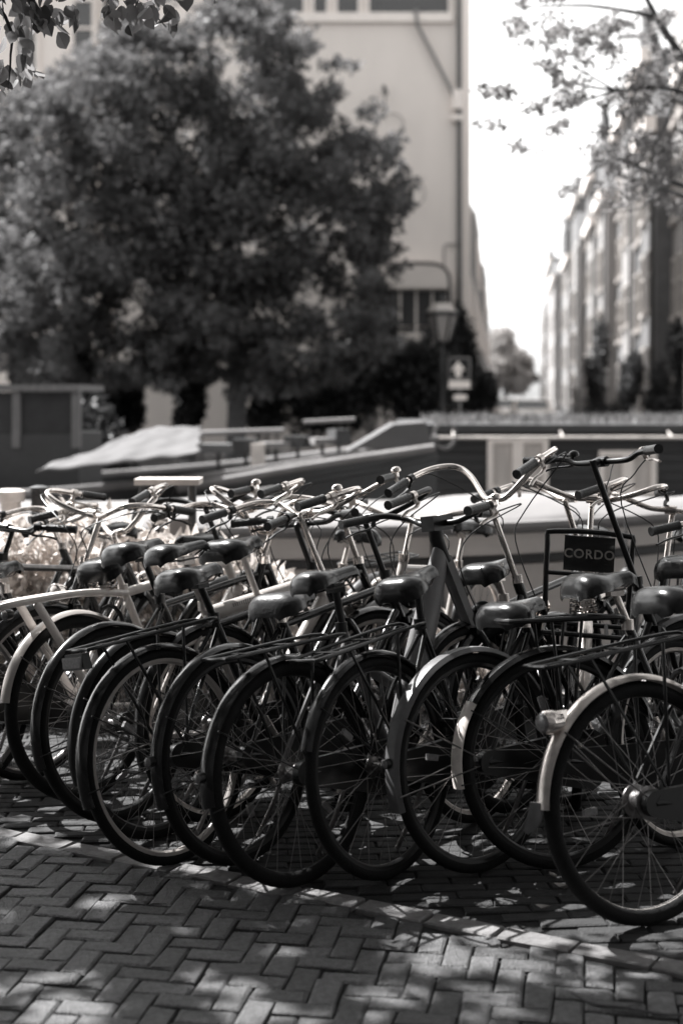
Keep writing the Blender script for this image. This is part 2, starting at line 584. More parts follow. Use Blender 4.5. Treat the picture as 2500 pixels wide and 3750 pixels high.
def bicycle(label, x, y, heading, lean=7, frame='diamond', paint=M_BLACK, saddle='city', saddle_m='black', saddle_z=0.97,
            bar='dutch', bar_z=1.06, bar_m=M_CHROME, steer=0, rim='alu', tyre='thin', hub='small', rack='tube', fend=M_BLACK,
            fend_end=196, fend_w=0.052, patch=None, flap=None, tail=None, casem=M_SATIN, light=True, post_m=M_ALU, springs=False,
            front_rack=False, lock=False, tilt=0, bell=True, post_back=0.0, fstyle='round', stem_m=None, grip_m=M_GRIP, saddle_dx=0.0,
            rack_z=0.775, rack_back=-0.27, rack_up=0.0, mirror=False, basket=False, decal=None, tilt_up=0.0):
    o = empty('bicycle', (x, y, 0.0))
    o.rotation_euler = (R(-lean), 0, R(heading))
    o['label'] = label
    o['category'] = 'bicycle'
    o['group'] = 'bicycles parked in the row'
    us = Vector((-0.36, 0, 0.933))
    BB = Vector((0.47, 0, 0.285))
    RA = Vector((0, 0, RW))
    HT = Vector((0.885, 0, 0.845)); uh = Vector((-0.37, 0, 0.929)); HBt = HT - uh * 0.16
    FA = Vector((1.10, 0, RW))
    ST = BB + us * 0.52
    clampS = BB + us * ((saddle_z - 0.05 - BB.z) / us.z) + Vector((post_back, 0, 0))
    # ---- frame
    f = MB()
    f.tube([BB, ST], 0.0155, 10)
    f.tube([HBt - uh * 0.01, HT + uh * 0.01], 0.0195, 12)
    f.lathe([(0.025, -0.036), (0.025, 0.036)], 14, o=tuple(BB), axis='y')
    for s_ in (-1, 1):
        f.tube([BB + Vector((-0.02, s_ * 0.02, 0)), (0.34, s_ * 0.035, 0.30), (0.02, s_ * 0.06, RW), RA + Vector((0, s_ * 0.06, 0))], 0.0095, 8)
        f.tube([ST + Vector((0, s_ * 0.014, -0.04)), (0.16, s_ * 0.045, 0.58), RA + Vector((0, s_ * 0.06, 0))], 0.008, 8)
    if frame == 'diamond':
        f.tube([HBt + uh * 0.03, BB], 0.0165, 10)
        f.tube([HT - uh * 0.03, ST - us * 0.03], 0.0150, 10)
    elif frame == 'step':
        f.tube([HBt + uh * 0.02, BB], 0.0165, 10)
        f.tube([HT - uh * 0.04, (0.76, 0, 0.60), (0.60, 0, 0.47), BB + us * 0.16], 0.0150, 10, sub=5)
    elif frame == 'low':
        f.tube([HBt + uh * 0.01, (0.72, 0, 0.43), (0.56, 0, 0.31), BB], 0.017, 10, sub=5)
        f.tube([HT - uh * 0.02, (0.76, 0, 0.56), (0.60, 0, 0.42), BB + us * 0.13], 0.0145, 10, sub=5)
    elif frame == 'fat':
        f.tube([HBt + uh * 0.03, BB], 0.026, 12)
        f.tube([HT - uh * 0.05, ST - us * 0.04], 0.030, 14)
    elif frame == 'mono':
        f.tube([HT + uh * 0.15, (0.765, 0, 0.85), (0.67, 0, 0.67), (0.56, 0, 0.46), BB + Vector((0, 0, 0.02))], [0.034, 0.05, 0.058, 0.058, 0.042], 14, sub=4, flat=(0.6, 1.0))
        f.extr([(0.815, 0.97), (0.93, 0.70), (0.95, 0.74), (0.86, 0.96)], -0.022, 0.022)
        f.tube([ST - us * 0.12, (0.55, 0, 0.52)], 0.02, 10)
    elif frame == 'tail':
        f.tube([HBt + uh * 0.02, BB], 0.019, 10)
        f.tube([HT - uh * 0.03, ST - us * 0.02], 0.019, 10)
        for s_ in (-1, 1):
            f.tube([ST + Vector((0.0, s_ * 0.016, -0.02)), (0.10, s_ * 0.05, 0.772), (-0.06, s_ * 0.055, 0.778), (-0.30, s_ * 0.045, 0.772), (-0.345, s_ * 0.02, 0.765)], 0.0135, 8, sub=4)
            f.tube([(-0.20, s_ * 0.05, 0.765), RA + Vector((0.02, s_ * 0.055, 0.05))], 0.019, 8, flat=(0.5, 1.0))
        f.box((-0.345, 0, 0.765), (0.03, 0.05, 0.03))
    f.build('frame', paint, o)
    # ---- wheels
    make_wheel(o, Matrix.Translation(RA), rim, tyre, hub)
    SM = Matrix.Translation(HT) @ Matrix.Rotation(R(steer), 4, uh) @ Matrix.Translation(-HT)
    make_wheel(o, SM @ Matrix.Translation(FA) @ Matrix.Rotation(random.uniform(0, 6), 4, 'Y'), rim, tyre, 'small')
    # ---- fork and front mudguard
    b = MB()
    cr = HBt - uh * 0.02
    for s_ in (-1, 1):
        b.tube([cr + Vector((0, s_ * 0.03, 0.005)), cr - uh * 0.06 + Vector((0, s_ * 0.05, 0)), cr.lerp(FA, 0.55) + Vector((-0.025, s_ * 0.054, 0)), FA + Vector((0, s_ * 0.054, 0))], [0.013, 0.0135, 0.011, 0.008], 8, sub=3)
    b.box(tuple(cr), (0.04, 0.085, 0.025))
    b.apply(SM).build('fork', paint if frame != 'mono' else M_SATIN, o)
    if fend:
        b = fender(25, 168, RW + 0.022, fend_w, 26, shape=fstyle)
        b.apply(SM @ Matrix.Translation(FA)).build('mudguard', fend, o)
        b = fender(18, fend_end, RW + 0.022, fend_w, 34, shape=fstyle)
        mg = b.apply(Matrix.Translation(RA)).build('mudguard', fend, o)
        b = MB()
        for s_ in (-1, 1):
            for a in ((150, 188) if fend_end > 185 else (140,)):
                b.tube([(0.0, s_ * 0.062, RW), ((RW + 0.014) * math.cos(R(a)), s_ * fend_w * 0.5, RW + (RW + 0.014) * math.sin(R(a)))], 0.0026, 5)
        b.build('mudguard_stay', M_STEEL if fend is not M_BLACK else M_SATIN, o)
        if patch:
            b = fender(patch[0], patch[1], RW + 0.0238, fend_w + 0.003, 12, shape=fstyle)
            b.apply(Matrix.Translation(RA)).build('mudguard_patch', patch[2], mg, label='white worn end of the mudguard')
        if flap:
            b = MB()
            a = R(fend_end)
            ca, sa = math.cos(a), math.sin(a)
            p = Vector(((RW + 0.024) * ca, 0, RW + (RW + 0.024) * sa))
            b.tube([p + Vector((0.0, 0, 0.02)), p + Vector((-0.012, 0, -0.02)), p + Vector((-0.045, 0, -0.055))], [0.024, 0.026, 0.010], 8, sub=3, flat=(1.0, 0.4))
            b.build('mud_flap', flap, mg)
    # ---- drive
    b = MB()
    b.lathe([(0.088, -0.049), (0.092, -0.047), (0.092, -0.045), (0.088, -0.043)], 28, o=(BB.x, 0, BB.z), axis='y')
    b.build('chainring', M_STEEL, o)
    if casem:
        b = MB()
        poly = arc_xz(BB.x, BB.z, 0.102, -95, 85, 12, 0) + arc_xz(0, RW, 0.038, 85, 265, 10, 0)
        b.extr([(p[0], p[2]) for p in poly], -0.066, -0.040)
        b.build('chain_case', casem, o)
    ca = random.uniform(0, 360)
    for s_ in (-1, 1):
        a = R(ca + (180 if s_ > 0 else 0))
        e = BB + Vector((0.17 * math.cos(a), s_ * 0.085, 0.17 * math.sin(a)))
        b = MB().tube([BB + Vector((0, s_ * 0.07, 0)), e], [0.012, 0.009], 8)
        cr_ = b.build('crank', M_ALU, o)
        b = MB().box((e.x, e.y + s_ * 0.055, e.z), (0.065, 0.085, 0.02))
        b.box((e.x, e.y + s_ * 0.055, e.z), (0.03, 0.09, 0.026))
        b.build('pedal', M_RUBBER, cr_, smooth=False)
    # kickstand, left side
    b = MB().tube([(0.30, 0.05, 0.28), (0.26, 0.10, 0.14), (0.22, 0.155, 0.005 + 0.155 * math.tan(R(lean)))], 0.008, 6)
    b.build('kickstand', M_STEEL, o)
    # ---- seat post, saddle
    b = MB().tube([ST - us * 0.02, clampS], 0.0128, 10)
    b.lathe([(0.021, 0.0), (0.021, 0.035)], 12, o=(ST.x, 0, ST.z - 0.02))
    b.box((clampS.x, 0, clampS.z), (0.05, 0.04, 0.03))
    b.build('seat_post', post_m, o)
    sd = link('saddle', SADDLES[(saddle, saddle_m)], o)
    sd.location = clampS + Vector((-0.02 + saddle_dx, 0, 0.055))
    sd.rotation_euler = (0, R(-tilt_up - 4), R(tilt))
    b = MB()
    for s_ in (-1, 1):
        b.tube([(-0.10, s_ * 0.03, -0.03), (-0.04, s_ * 0.022, -0.053), (0.06, s_ * 0.022, -0.053), (0.11, s_ * 0.008, -0.03)], 0.0035, 5)
    b.build('saddle_rail', M_STEEL, sd)
    if springs:
        for s_ in (-1, 1):
            helix((-0.085, s_ * 0.052, -0.115), 0.019, 0.075, 5, 0.0032).build('saddle_spring', M_CHROME, sd)
    # ---- stem and handlebar
    top = HT + uh * ((bar_z - HT.z) / uh.z)
    cl = top + Vector((0.05, 0, 0.0))
    b = MB()
    sm = stem_m or bar_m
    if frame == 'mono':
        b.tube([HT + uh * 0.1, top - uh * 0.06, top + Vector((0.02, 0, 0))], [0.024, 0.027, 0.028], 10)
        b.box(tuple(top + Vector((0.035, 0, 0.0))), (0.11, 0.06, 0.055))
    else:
        b.tube([HT, top - uh * 0.035, top + Vector((0.012, 0, -0.004)), cl], [0.0115, 0.0115, 0.0135, 0.0135], 10, sub=3)
        b.lathe([(0.019, -0.022), (0.019, 0.022)], 12, o=tuple(cl), axis='y')
        b.lathe([(0.022, 0), (0.022, 0.03)], 12, o=(HT.x, 0, HT.z))
    b.apply(SM).build('stem', sm, o)
    prof = [Vector(p) for p in BARS[bar]]
    path = [cl + Vector((p.x, -p.y, p.z)) for p in reversed(prof[1:])] + [cl + p for p in prof]
    b = MB().tube(path, 0.0112, 10, sub=5)
    hb = b.apply(SM).build('handlebar', bar_m, o)
    for s_ in (-1, 1):
        e = cl + Vector((prof[-1].x, prof[-1].y * s_, prof[-1].z))
        pv = cl + Vector((prof[-2].x, prof[-2].y * s_, prof[-2].z))
        d = (pv - e).normalized()
        gl = 0.125
        gpts, gr = [], []
        for i in range(15):
            gpts.append(e - d * 0.004 + d * gl * i / 14)
            gr.append(0.0155 + (0.0014 if i % 2 else 0) + (0.002 if i in (0, 14) else 0))
        b = MB().tube(gpts, gr, 10)
        b.apply(SM).build('grip', grip_m, hb)
        # brake lever in front of and below the grip
        lat = Vector((0, s_, 0))
        q = e + d * (gl + 0.035)
        fw = (Vector((0, 0, -1)) * 0.75 + (d if bar == 'flat' else lat) * 0.35 + Vector((0.55 if bar == 'flat' else 0, 0, 0))).normalized()
        b = MB()
        b.tube([q - d * 0.012, q + d * 0.012], 0.0165, 10)
        b.tube([q + fw * 0.012, q + fw * 0.035], 0.009, 6)
        b.tube([q + fw * 0.03 + d * 0.012, q + fw * 0.045 - d * 0.02, q + fw * 0.048 - d * 0.08, q + fw * 0.06 - d * 0.125], [0.006, 0.007, 0.0065, 0.006], 6, sub=3, flat=(1.3, 0.7))
        b.apply(SM).build('brake_lever', M_SATIN if s_ > 0 else M_ALU, hb)
        b = MB().tube([q + fw * 0.03, q + fw * 0.03 + d * 0.10 + Vector((0.07, 0, 0.01)), cl + Vector((0.10, s_ * 0.06, -0.05)), cl + Vector((0.05, s_ * 0.03, -0.16)), HBt + Vector((0.03, s_ * 0.03, 0.03))], 0.0027, 5, sub=5)
        b.apply(SM).build('brake_cable', M_CABLE, hb)
        if s_ < 0 and bell or (s_ > 0 and mirror):
            c_ = q + d * 0.03 + Vector((0, 0, 0.022 if bar != 'flat' else 0.012))
            b = MB().lathe([(0.004, -0.011), (0.020, -0.006), (0.021, 0.0), (0.018, 0.009), (0.010, 0.014), (0.002, 0.016)], 14, o=tuple(c_))
            b.box((c_.x, c_.y, c_.z - 0.018), (0.014, 0.014, 0.02))
            b.apply(SM).build('bell', M_CHROME if not mirror else M_SATIN, hb)
    if light:
        c_ = HBt + Vector((0.085, 0, 0.05))
        b = MB().lathe([(0.006, -0.05), (0.022, -0.04), (0.033, -0.012), (0.034, 0.008), (0.03, 0.012)], 14, axis='x', o=tuple(c_))
        b.box((c_.x - 0.045, 0, c_.z - 0.03), (0.05, 0.008, 0.05))
        hl = b.apply(SM).build('headlight', M_CHROME if bar_m is M_CHROME else M_SATIN, o)
        MB().lathe([(0.029, 0.009), (0.02, 0.017), (0.004, 0.02)], 14, axis='x', o=tuple(c_)).apply(SM).build('lens', M_LENS, hl)
    # ---- rear carrier
    if rack:
        b = MB()
        z = rack_z
        w = 0.065
        x0, x1 = rack_back, 0.20
        loop = [(x1 + 0.05, -0.02, z - 0.02), (x1, -w, z), (x0 + 0.04, -w, z), (x0, -w * 0.55, z), (x0, w * 0.55, z), (x0 + 0.04, w, z), (x1, w, z), (x1 + 0.05, 0.02, z - 0.02)]
        b.tube(loop, 0.0058 if rack == 'tube' else 0.009, 8, sub=4)
        if rack == 'tube':
            for yy in (-0.022, 0.022):
                b.tube([(x0 + 0.02, yy, z - 0.004), (x1 + 0.03, yy * 0.8, z - 0.012)], 0.0042, 6)
            for xx in (x0 + 0.12, x0 + 0.30):
                b.box((xx, 0, z - 0.003), (0.022, w * 1.9, 0.004))
        else:
            for yy in (-0.028, 0, 0.028):
                b.tube([(x0 + 0.015, yy, z - 0.002), (x1 + 0.02, yy, z - 0.006)], 0.007, 8)
        for s_ in (-1, 1):
            b.tube([(x0 + 0.14, s_ * w, z), (0.0, s_ * 0.066, RW + 0.01)], 0.0055, 6)
            b.tube([(x1 - 0.12, s_ * w, z), (0.012, s_ * 0.066, RW + 0.01)], 0.0055, 6)
        b.apply(Matrix.Translation((x0, 0, z)) @ Matrix.Rotation(-math.atan2(rack_up, 0.5), 4, 'Y') @ Matrix.Translation((-x0, 0, -z))) if rack_up else None
        rk = b.build('carrier', M_SATIN, o)
    if tail == 'lamp':
        b = MB().box((rack_back - 0.012, 0, rack_z - 0.035), (0.035, 0.10, 0.05), taper=0.85)
        t_ = b.build('rear_light', M_SATIN, o, smooth=False)
        MB().box((rack_back - 0.034, 0, rack_z - 0.036), (0.012, 0.085, 0.034)).build('lens', M_REFL, t_, smooth=False)
    elif tail == 'drum':
        a = R(138)
        c_ = Vector(((RW + 0.02) * math.cos(a), 0, RW + (RW + 0.02) * math.sin(a)))
        b = MB().lathe([(0.010, 0.05), (0.028, 0.038), (0.034, 0.01), (0.034, -0.016), (0.030, -0.022)], 16, axis='x', o=(c_.x - 0.035, 0, c_.z + 0.015))
        b.box((c_.x, 0, c_.z + 0.03), (0.05, 0.02, 0.03))
        t_ = b.build('rear_light', M_CHROME, o)
        MB().lathe([(0.029, -0.020), (0.024, -0.030), (0.005, -0.035)], 16, axis='x', o=(c_.x - 0.035, 0, c_.z + 0.015)).build('lens', M_REFL, t_)
    elif tail == 'small':
        a = R(172)
        c_ = Vector(((RW + 0.03) * math.cos(a), 0, RW + (RW + 0.03) * math.sin(a)))
        t_ = MB().lathe([(0.014, 0.016), (0.017, 0.0), (0.016, -0.01)], 12, axis='x', o=tuple(c_)).build('rear_light', M_SATIN, o)
        MB().lathe([(0.0155, -0.009), (0.010, -0.017), (0.002, -0.019)], 12, axis='x', o=tuple(c_)).build('lens', M_REFL, t_)
    elif tail == 'frame':
        t_ = MB().lathe([(0.018, 0.02), (0.024, 0.0), (0.022, -0.012)], 12, axis='x', o=(-0.30, 0, 0.735)).build('rear_light', M_SATIN, o)
        MB().lathe([(0.02, -0.011), (0.012, -0.02), (0.002, -0.022)], 12, axis='x', o=(-0.30, 0, 0.735)).build('lens', M_REFL, t_)
    if lock:
        pts = [(0.20 + 0.0 * math.cos(a), 0.075 * math.sin(a), 0.62 + 0.09 * math.cos(a)) for a in [2 * math.pi * i / 14 for i in range(14)]]
        MB().tube(pts, 0.009, 6, closed=True).build('ring_lock', M_SATIN, o)
    if front_rack:
        b = MB()
        xf = 1.10
        zt, zb = 1.02, 0.68
        b.tube([(xf, -0.15, zb), (xf, -0.155, zt - 0.05), (xf, -0.13, zt), (xf, 0.13, zt), (xf, 0.155, zt - 0.05), (xf, 0.15, zb)], 0.0105, 8, sub=3)
        b.tube([(xf - 0.002, -0.15, 0.865), (xf - 0.002, 0.15, 0.865)], 0.009, 8)
        b.tube([(xf, -0.15, zb), (xf, 0.15, zb)], 0.0095, 8)
        for yy in (-0.15, -0.075, 0, 0.075, 0.15):
            b.tube([(xf, yy, zb), (xf + 0.24, yy, zb)], 0.008, 6)
        b.tube([(xf + 0.24, -0.15, zb), (xf + 0.24, 0.15, zb)], 0.0095, 8)
        for s_ in (-1, 1):
            b.tube([(xf + 0.15, s_ * 0.1, zb), (1.10, s_ * 0.075, RW)], 0.007, 6)
        fr = b.build('front_carrier', M_SATIN, o)
        pl = MB().box((xf + 0.013, 0, 0.945), (0.006, 0.185, 0.13)).build('sign_plate', M_BLACK, fr, smooth=False)
        lt = link('lettering', letters('CORDO', 0.047, M_LETTER, spacing=1.12, bold=0.0006), fr)
        lt.matrix_local = Matrix.Translation((xf + 0.0178, 0, 0.943)) @ Matrix.Rotation(R(90), 4, 'Z') @ Matrix.Rotation(R(90), 4, 'X')
    if decal:
        p0, p1, sz_, off, n_ = decal                 # a worn, unreadable transfer: a row of short slanting strokes
        p0, p1 = Vector(p0), Vector(p1)
        rr = random.Random(4)
        b = MB()
        for k in range(n_):
            q = p0.lerp(p1, (k + 0.5) / n_)
            hgt = sz_ * rr.uniform(0.5, 1.0)
            b.add([q + Vector((dx + dz * -0.25, -off, dz)) for dx, dz in ((-0.0022, -hgt / 2), (0.0022, -hgt / 2), (0.0022, hgt / 2), (-0.0022, hgt / 2))], [(0, 1, 2, 3)])
        b.build('worn_decal', M_DLETTER, o, smooth=False)
    if frame == 'mono':
        MB().lathe([(0.024, -0.0385), (0.024, -0.034), (0.02, -0.033)], 16, axis='y', o=(0.665, 0, 0.665)).build('badge', M_SATIN, o)
    return o

# ------------------------------------------------------------------ ground of the near quay
KA, KB = Vector((-1.208, 5.03)), Vector((0.92, 3.836))     # line of pale edging bricks
KD = (KB - KA).normalized()
KN = Vector((-KD.y, KD.x))                                   # towards the bicycles
M_SAND = mat('dark joint sand', 0.018, rough=0.95, var=0.4, scale=30, bump=0.6, bscale=120)
M_BRICK = mat('worn paving brick', 0.074, rough=0.7, var=0.45, scale=48, bump=0.8, bscale=150, island=0.22)
M_BRICK2 = mat('dark paving brick', 0.024, rough=0.8, var=0.3, scale=45, bump=0.55, bscale=180, island=0.3)
M_EDGE = mat('pale edging brick', 0.17, rough=0.75, var=0.25, scale=40, bump=0.5, bscale=200, island=0.2)
M_QUAY = mat('quay stone', 0.22, rough=0.8, var=0.3, scale=5, bump=0.3, bscale=40)

quay = MB()
quay.bbox(-30, 30, -12, 7.75, -1.9, -0.012)
quay = quay.build('pavement', M_SAND, smooth=False)
quay['kind'] = 'structure'

def brick_mesh(l, w, h, seed, material):
    rr = random.Random(seed)
    b = MB()
    c = 0.004
    j = lambda: rr.uniform(-0.003, 0.003)
    hx, hy = l / 2, w / 2
    base = [(-hx + j(), -hy + j()), (hx + j(), -hy + j()), (hx + j(), hy + j()), (-hx + j(), hy + j())]
    vs_ = [(x, y, -0.03) for x, y in base] + [(x, y, h - c + j() * 0.5) for x, y in base]
    vs_ += [(x - math.copysign(c, x) * rr.uniform(0.6, 2.6), y - math.copysign(c, y) * rr.uniform(0.6, 2.6), h + j() * 0.4) for x, y in base]
    fs = []
    for lev in (0, 4):
        for i in range(4):
            i2 = (i + 1) % 4
            fs.append((lev + i, lev + i2, lev + 4 + i2, lev + 4 + i))
    fs.append((8, 9, 10, 11))
    b.add(vs_, fs)
    return b.mesh('brick', material, smooth=False)

def lay(spots, variants, stuff_name, keep, stuff_mat):
    """spots: (x, y, angle, dz); the first `keep` become single bricks, the rest one mass"""
    rest = MB()
    for i, (x, y, a, dz) in enumerate(spots):
        me = variants[i % len(variants)]
        M = Matrix.Translation((x, y, dz)) @ Matrix.Rotation(a, 4, 'Z') @ Matrix.Rotation(random.gauss(0, 0.016), 4, 'X') @ Matrix.Rotation(random.gauss(0, 0.012), 4, 'Y')
        if i < keep:
            o = link('brick', me, quay)
            o.matrix_local = M
        else:
            rest.add([M @ v.co for v in me.vertices], [tuple(p.vertices) for p in me.polygons])
    if rest.v:
        rest.build(stuff_name, stuff_mat, quay, smooth=False, kind='stuff')

def seen(x, y, z=0.0, pad=0.05):
    if y < 2.9: return False
    px = x / y
    return abs(px) < 0.24 + pad and y > 3.2

W = 0.0765
ang = R(-10)
ca, sa = math.cos(ang), math.sin(ang)
vis, hid = [], []
for i in range(-80, 80):
    for j in range(-80, 110):
        k = (i + j) % 4
        if k == 0: lx, ly, a = (i + 1) * W, (j + 0.5) * W, 0.0
        elif k == 2: lx, ly, a = (i + 0.5) * W, (j + 1) * W, math.pi / 2
        else: continue
        x, y = lx * ca - ly * sa, 1.0 + lx * sa + ly * ca
        side = (Vector((x, y)) - KA).dot(KN)
        if side > -0.08 or y > 6.5 or y < 2.2 or abs(x) > 2.6: continue
        (vis if seen(x, y, pad=0.03) and y < 6 else hid).append((x + random.gauss(0, 0.0012), y + random.gauss(0, 0.0012), ang + a + random.gauss(0, 0.012), random.gauss(0, 0.0022)))
vis.sort(key=lambda s: s[1])
HB = [brick_mesh(W * 2 - 0.006, W - 0.006, 0.0, s, M_BRICK) for s in range(8)]
lay(vis + hid, HB, 'far_bricks', min(275, len(vis)), M_BRICK)
# pale edging: one course along the line
EB = [brick_mesh(0.215, 0.088, 0.004, 50 + s, M_EDGE) for s in range(6)]
es = []
for i in range(-14, 30):
    p = KA + KD * (0.226 * i) - KN * 0.036
    es.append((p.x, p.y, math.atan2(KD.y, KD.x) + random.gauss(0, 0.02), random.gauss(0.0, 0.0015)))
es = [e for e in es if abs(e[0]) < 3]
es.sort(key=lambda s: (not seen(s[0], s[1])))
nvis = sum(seen(s[0], s[1]) for s in es)
lay(es, EB, 'far_edging', nvis, M_EDGE)
# parking bay behind: dark narrow bricks on edge, running bond
PB = [brick_mesh(0.196, 0.058, 0.0, 80 + s, M_BRICK2) for s in range(6)]
a2 = R(4)
ca, sa = math.cos(a2), math.sin(a2)
ps = []
for r_ in range(0, 100):
    for c_ in range(-24, 24):
        lx, ly = (c_ + 0.5 * (r_ % 2)) * 0.202, r_ * 0.063
        x, y = lx * ca - ly * sa, 2.2 + lx * sa + ly * ca
        side = (Vector((x, y)) - KA).dot(KN)
        if side < 0.04 or y > 7.5 or abs(x) > 3.6: continue
        ps.append((x, y, a2 + random.gauss(0, 0.008), random.gauss(-0.002, 0.0013)))
ps.sort(key=lambda s: s[1] if seen(s[0], s[1]) else 99)
lay(ps, PB, 'bay_bricks', 0, M_BRICK2)
# quay coping stones along the water
for i in range(-8, 8):
    b = MB().bbox(i * 1.4 + 0.004, i * 1.4 + 1.396, 7.45, 7.82, -0.2, 0.02)
    b.build('coping_stone', M_QUAY, quay, smooth=False)

# fallen twig, pebbles, leaves
M_BARK = mat('bark', 0.07, rough=0.9, var=0.45, scale=10, bump=0.8, bscale=25)
tw = MB().tube([(0.585, 3.62, 0.012), (0.63, 3.56, 0.008), (0.70, 3.53, 0.012), (0.79, 3.50, 0.008), (0.86, 3.495, 0.01)], [0.003, 0.004, 0.004, 0.0035, 0.002], 6, sub=4)
tw.tube([(0.70, 3.53, 0.012), (0.735, 3.555, 0.01), (0.75, 3.56, 0.006)], 0.002, 5)
tag(tw.build('fallen_twig', M_BARK), 'thin dark bent twig lying on the brick paving at the front', 'twig')
M_DRY = leaf_mat('dry leaf', 0.34, trans=0.15, var=0.3)
for i, (px, py) in enumerate([(2025, 3215), (2060, 3258), (1988, 3335)]):
    D = FPX * EYE / (py - 1450)
    p = P(px, py, D)
    s_ = random.uniform(0.016, 0.03)
    b = MB()
    a = random.uniform(0, 6)
    pts = [(-1, 0, 0.2), (-0.3, 0.5, 0.5), (0.6, 0.4, 0.35), (1.1, 0, 0.7), (0.5, -0.5, 0.5), (-0.4, -0.5, 0.3)]
    b.v = [(p.x + s_ * (u * math.cos(a) - v * math.sin(a)), p.y + s_ * (u * math.sin(a) + v * math.cos(a)), 0.004 + s_ * w) for u, v, w in pts] + [(p.x, p.y, 0.004)]
    b.f = [(6, k, (k + 1) % 6) for k in range(6)]
    tag(b.build('fallen_leaf', M_DRY), 'small curled dry leaf lying on the shaded paving', 'leaf', 'dry leaves fallen on the paving')

# ------------------------------------------------------------------ the row of bicycles
bicycle('black city bicycle whose grip pokes in at the left edge of the picture', -1.80, 5.72, 46, frame='step', bar='dutch', bar_z=0.97, saddle_z=0.9, steer=-5, light=False, rack=None)
bicycle('black bicycle at the left edge, its broad saddle half cut off by the frame', -1.45, 5.40, 47, lean=9, frame='step', bar='oma', bar_z=0.95, saddle='comfort', saddle_z=0.86, steer=20, rim='steel', rack=None, fend_end=190, bell=False)
bicycle('cream bicycle with tail-like tubes over its rear wheel and a broad sprung saddle', -0.96, 5.39, 52, lean=8, frame='tail', paint=M_WHITE, saddle='comfort', saddle_z=0.90, springs=True, bar='city', bar_z=1.07, bar_m=M_SATIN, rack=None, fend=M_LGREY, fend_end=168, tail='frame', rim='black', tyre='wide', post_m=M_WHITE, casem=None, tilt_up=12, lock=True)
bicycle('black roadster standing between the cream bicycle and the one with a pale rim', -0.78, 5.12, 50, lean=9, frame='diamond', saddle='city', saddle_z=0.98, bar='dutch', bar_z=1.08, steer=10, post_m=M_SATIN, rack=None, rim='black', bell=False)
bicycle('black bicycle with a pale wheel rim and silver-edged mudguard, third wheel from the left', -0.53, 4.66, 49, lean=10, frame='diamond', saddle='city', saddle_z=0.94, bar='dutch', bar_z=1.10, steer=-4, rim='pale', rack='tube', post_m=M_SATIN, tail='lamp', casem=M_SATIN, rack_z=0.735, rack_back=-0.31, rack_up=0.035, fend_w=0.056)
bicycle('bicycle with a thick pale frame tube half hidden in the middle of the row', -0.62, 4.93, 49, lean=7, frame='fat', paint=M_LGREY, saddle='sport', saddle_z=0.99, bar='flat', bar_z=1.03, bar_m=M_SATIN, rack=None, fend=M_SATIN, rim='black', casem=None, bell=False, decal=((0.40, 0, 0.755), (0.50, 0, 0.765), 0.022, 0.0312, 9))
bicycle('black bicycle with a dull worn saddle set low, behind the big front wheel', -0.31, 4.66, 50, lean=8, frame='diamond', saddle='comfort', saddle_m='worn', saddle_z=0.84, bar='dutch', bar_z=1.08, bar_m=M_SATIN, stem_m=M_SATIN, steer=8, rim='black', rack=None, tail='small', post_m=M_CHROME, bell=False, post_back=0.08)
bicycle('black men\'s bicycle with a chrome bar in the middle of the back', -0.43, 5.12, 49, lean=7, frame='diamond', saddle='comfort', saddle_z=0.99, bar='city', bar_z=1.12, steer=12, rack=None, post_m=M_WHITE)
bicycle('grey electric bicycle with a thick sloping beam and a slim black saddle', -0.12, 4.45, 46, lean=8, frame='mono', paint=M_GREY, saddle='sport', saddle_z=0.95, bar='city', bar_z=1.08, bar_m=M_SATIN, stem_m=M_SATIN, rim='black', tyre='wide', rack='tube', fend=M_BLACK, fend_end=186, post_m=M_SATIN, tail='small', casem=M_SATIN, fend_w=0.06, rack_z=0.735, rack_back=-0.27, rack_up=0.02, post_back=0.04)
bicycle('black bicycle with tall chrome handlebar and a long narrow saddle, right of the middle', 0.16, 4.52, 49, lean=8, frame='step', saddle='city', saddle_z=0.93, bar='oma', bar_z=1.16, steer=3, rim='black', rack='tube', rack_z=0.725, rack_up=0.05, fend=M_BLACK, fend_end=162, post_m=M_SATIN, rack_back=-0.30, bell=False, tilt_up=6, post_back=0.05)
bicycle('bicycle with a grey mudguard ending in a flap and raised black bars', 0.46, 4.58, 39, lean=7, frame='low', paint=M_SATIN, saddle='comfort', saddle_z=0.83, bar='flat', bar_z=1.30, bar_m=M_SATIN, stem_m=M_SATIN, steer=-3, rim='black', fend=M_MUD, fend_end=196, fstyle='flat', fend_w=0.062, rack=None, mirror=True, bell=False, tail='small')
bicycle('black bicycle with a worn white patch at the end of its mudguard', 0.72, 4.60, 18, lean=7, frame='low', saddle='comfort', saddle_z=0.93, bar='dutch', bar_z=1.06, rim='black', fend=M_BLACK, fend_end=190, patch=(146, 190, M_PATCH), fend_w=0.062, fstyle='flat', rack='thick', rack_z=0.80, rack_back=-0.17, springs=True, saddle_dx=-0.02, bell=False)
bicycle('nearest bicycle, with pale rims, a silver mudguard and a big round rear lamp', 0.90, 4.116, 28, lean=8, frame='step', paint=M_SATIN, saddle='comfort', saddle_z=0.95, bar='dutch', bar_z=1.10, rim='pale', hub='drum', tyre='wide', fend=M_ALU, fend_end=176, fend_w=0.058, flap=M_MUD, tail='drum', rack='tube', rack_z=0.765, rack_back=-0.33, rack_up=0.05, lock=True)
bicycle('black bicycle whose saddle shows beside the lettered front carrier', 0.50, 5.12, 49, lean=7, frame='diamond', saddle='city', saddle_z=0.90, bar='dutch', bar_z=1.12, steer=-6, rack=None, bell=False)
bicycle('dark bicycle behind the nearest one, its saddle at the right edge', 1.17, 4.86, 42, lean=6, frame='step', saddle='comfort', saddle_z=0.96, bar='city', bar_z=1.06, rack=None, bell=False)
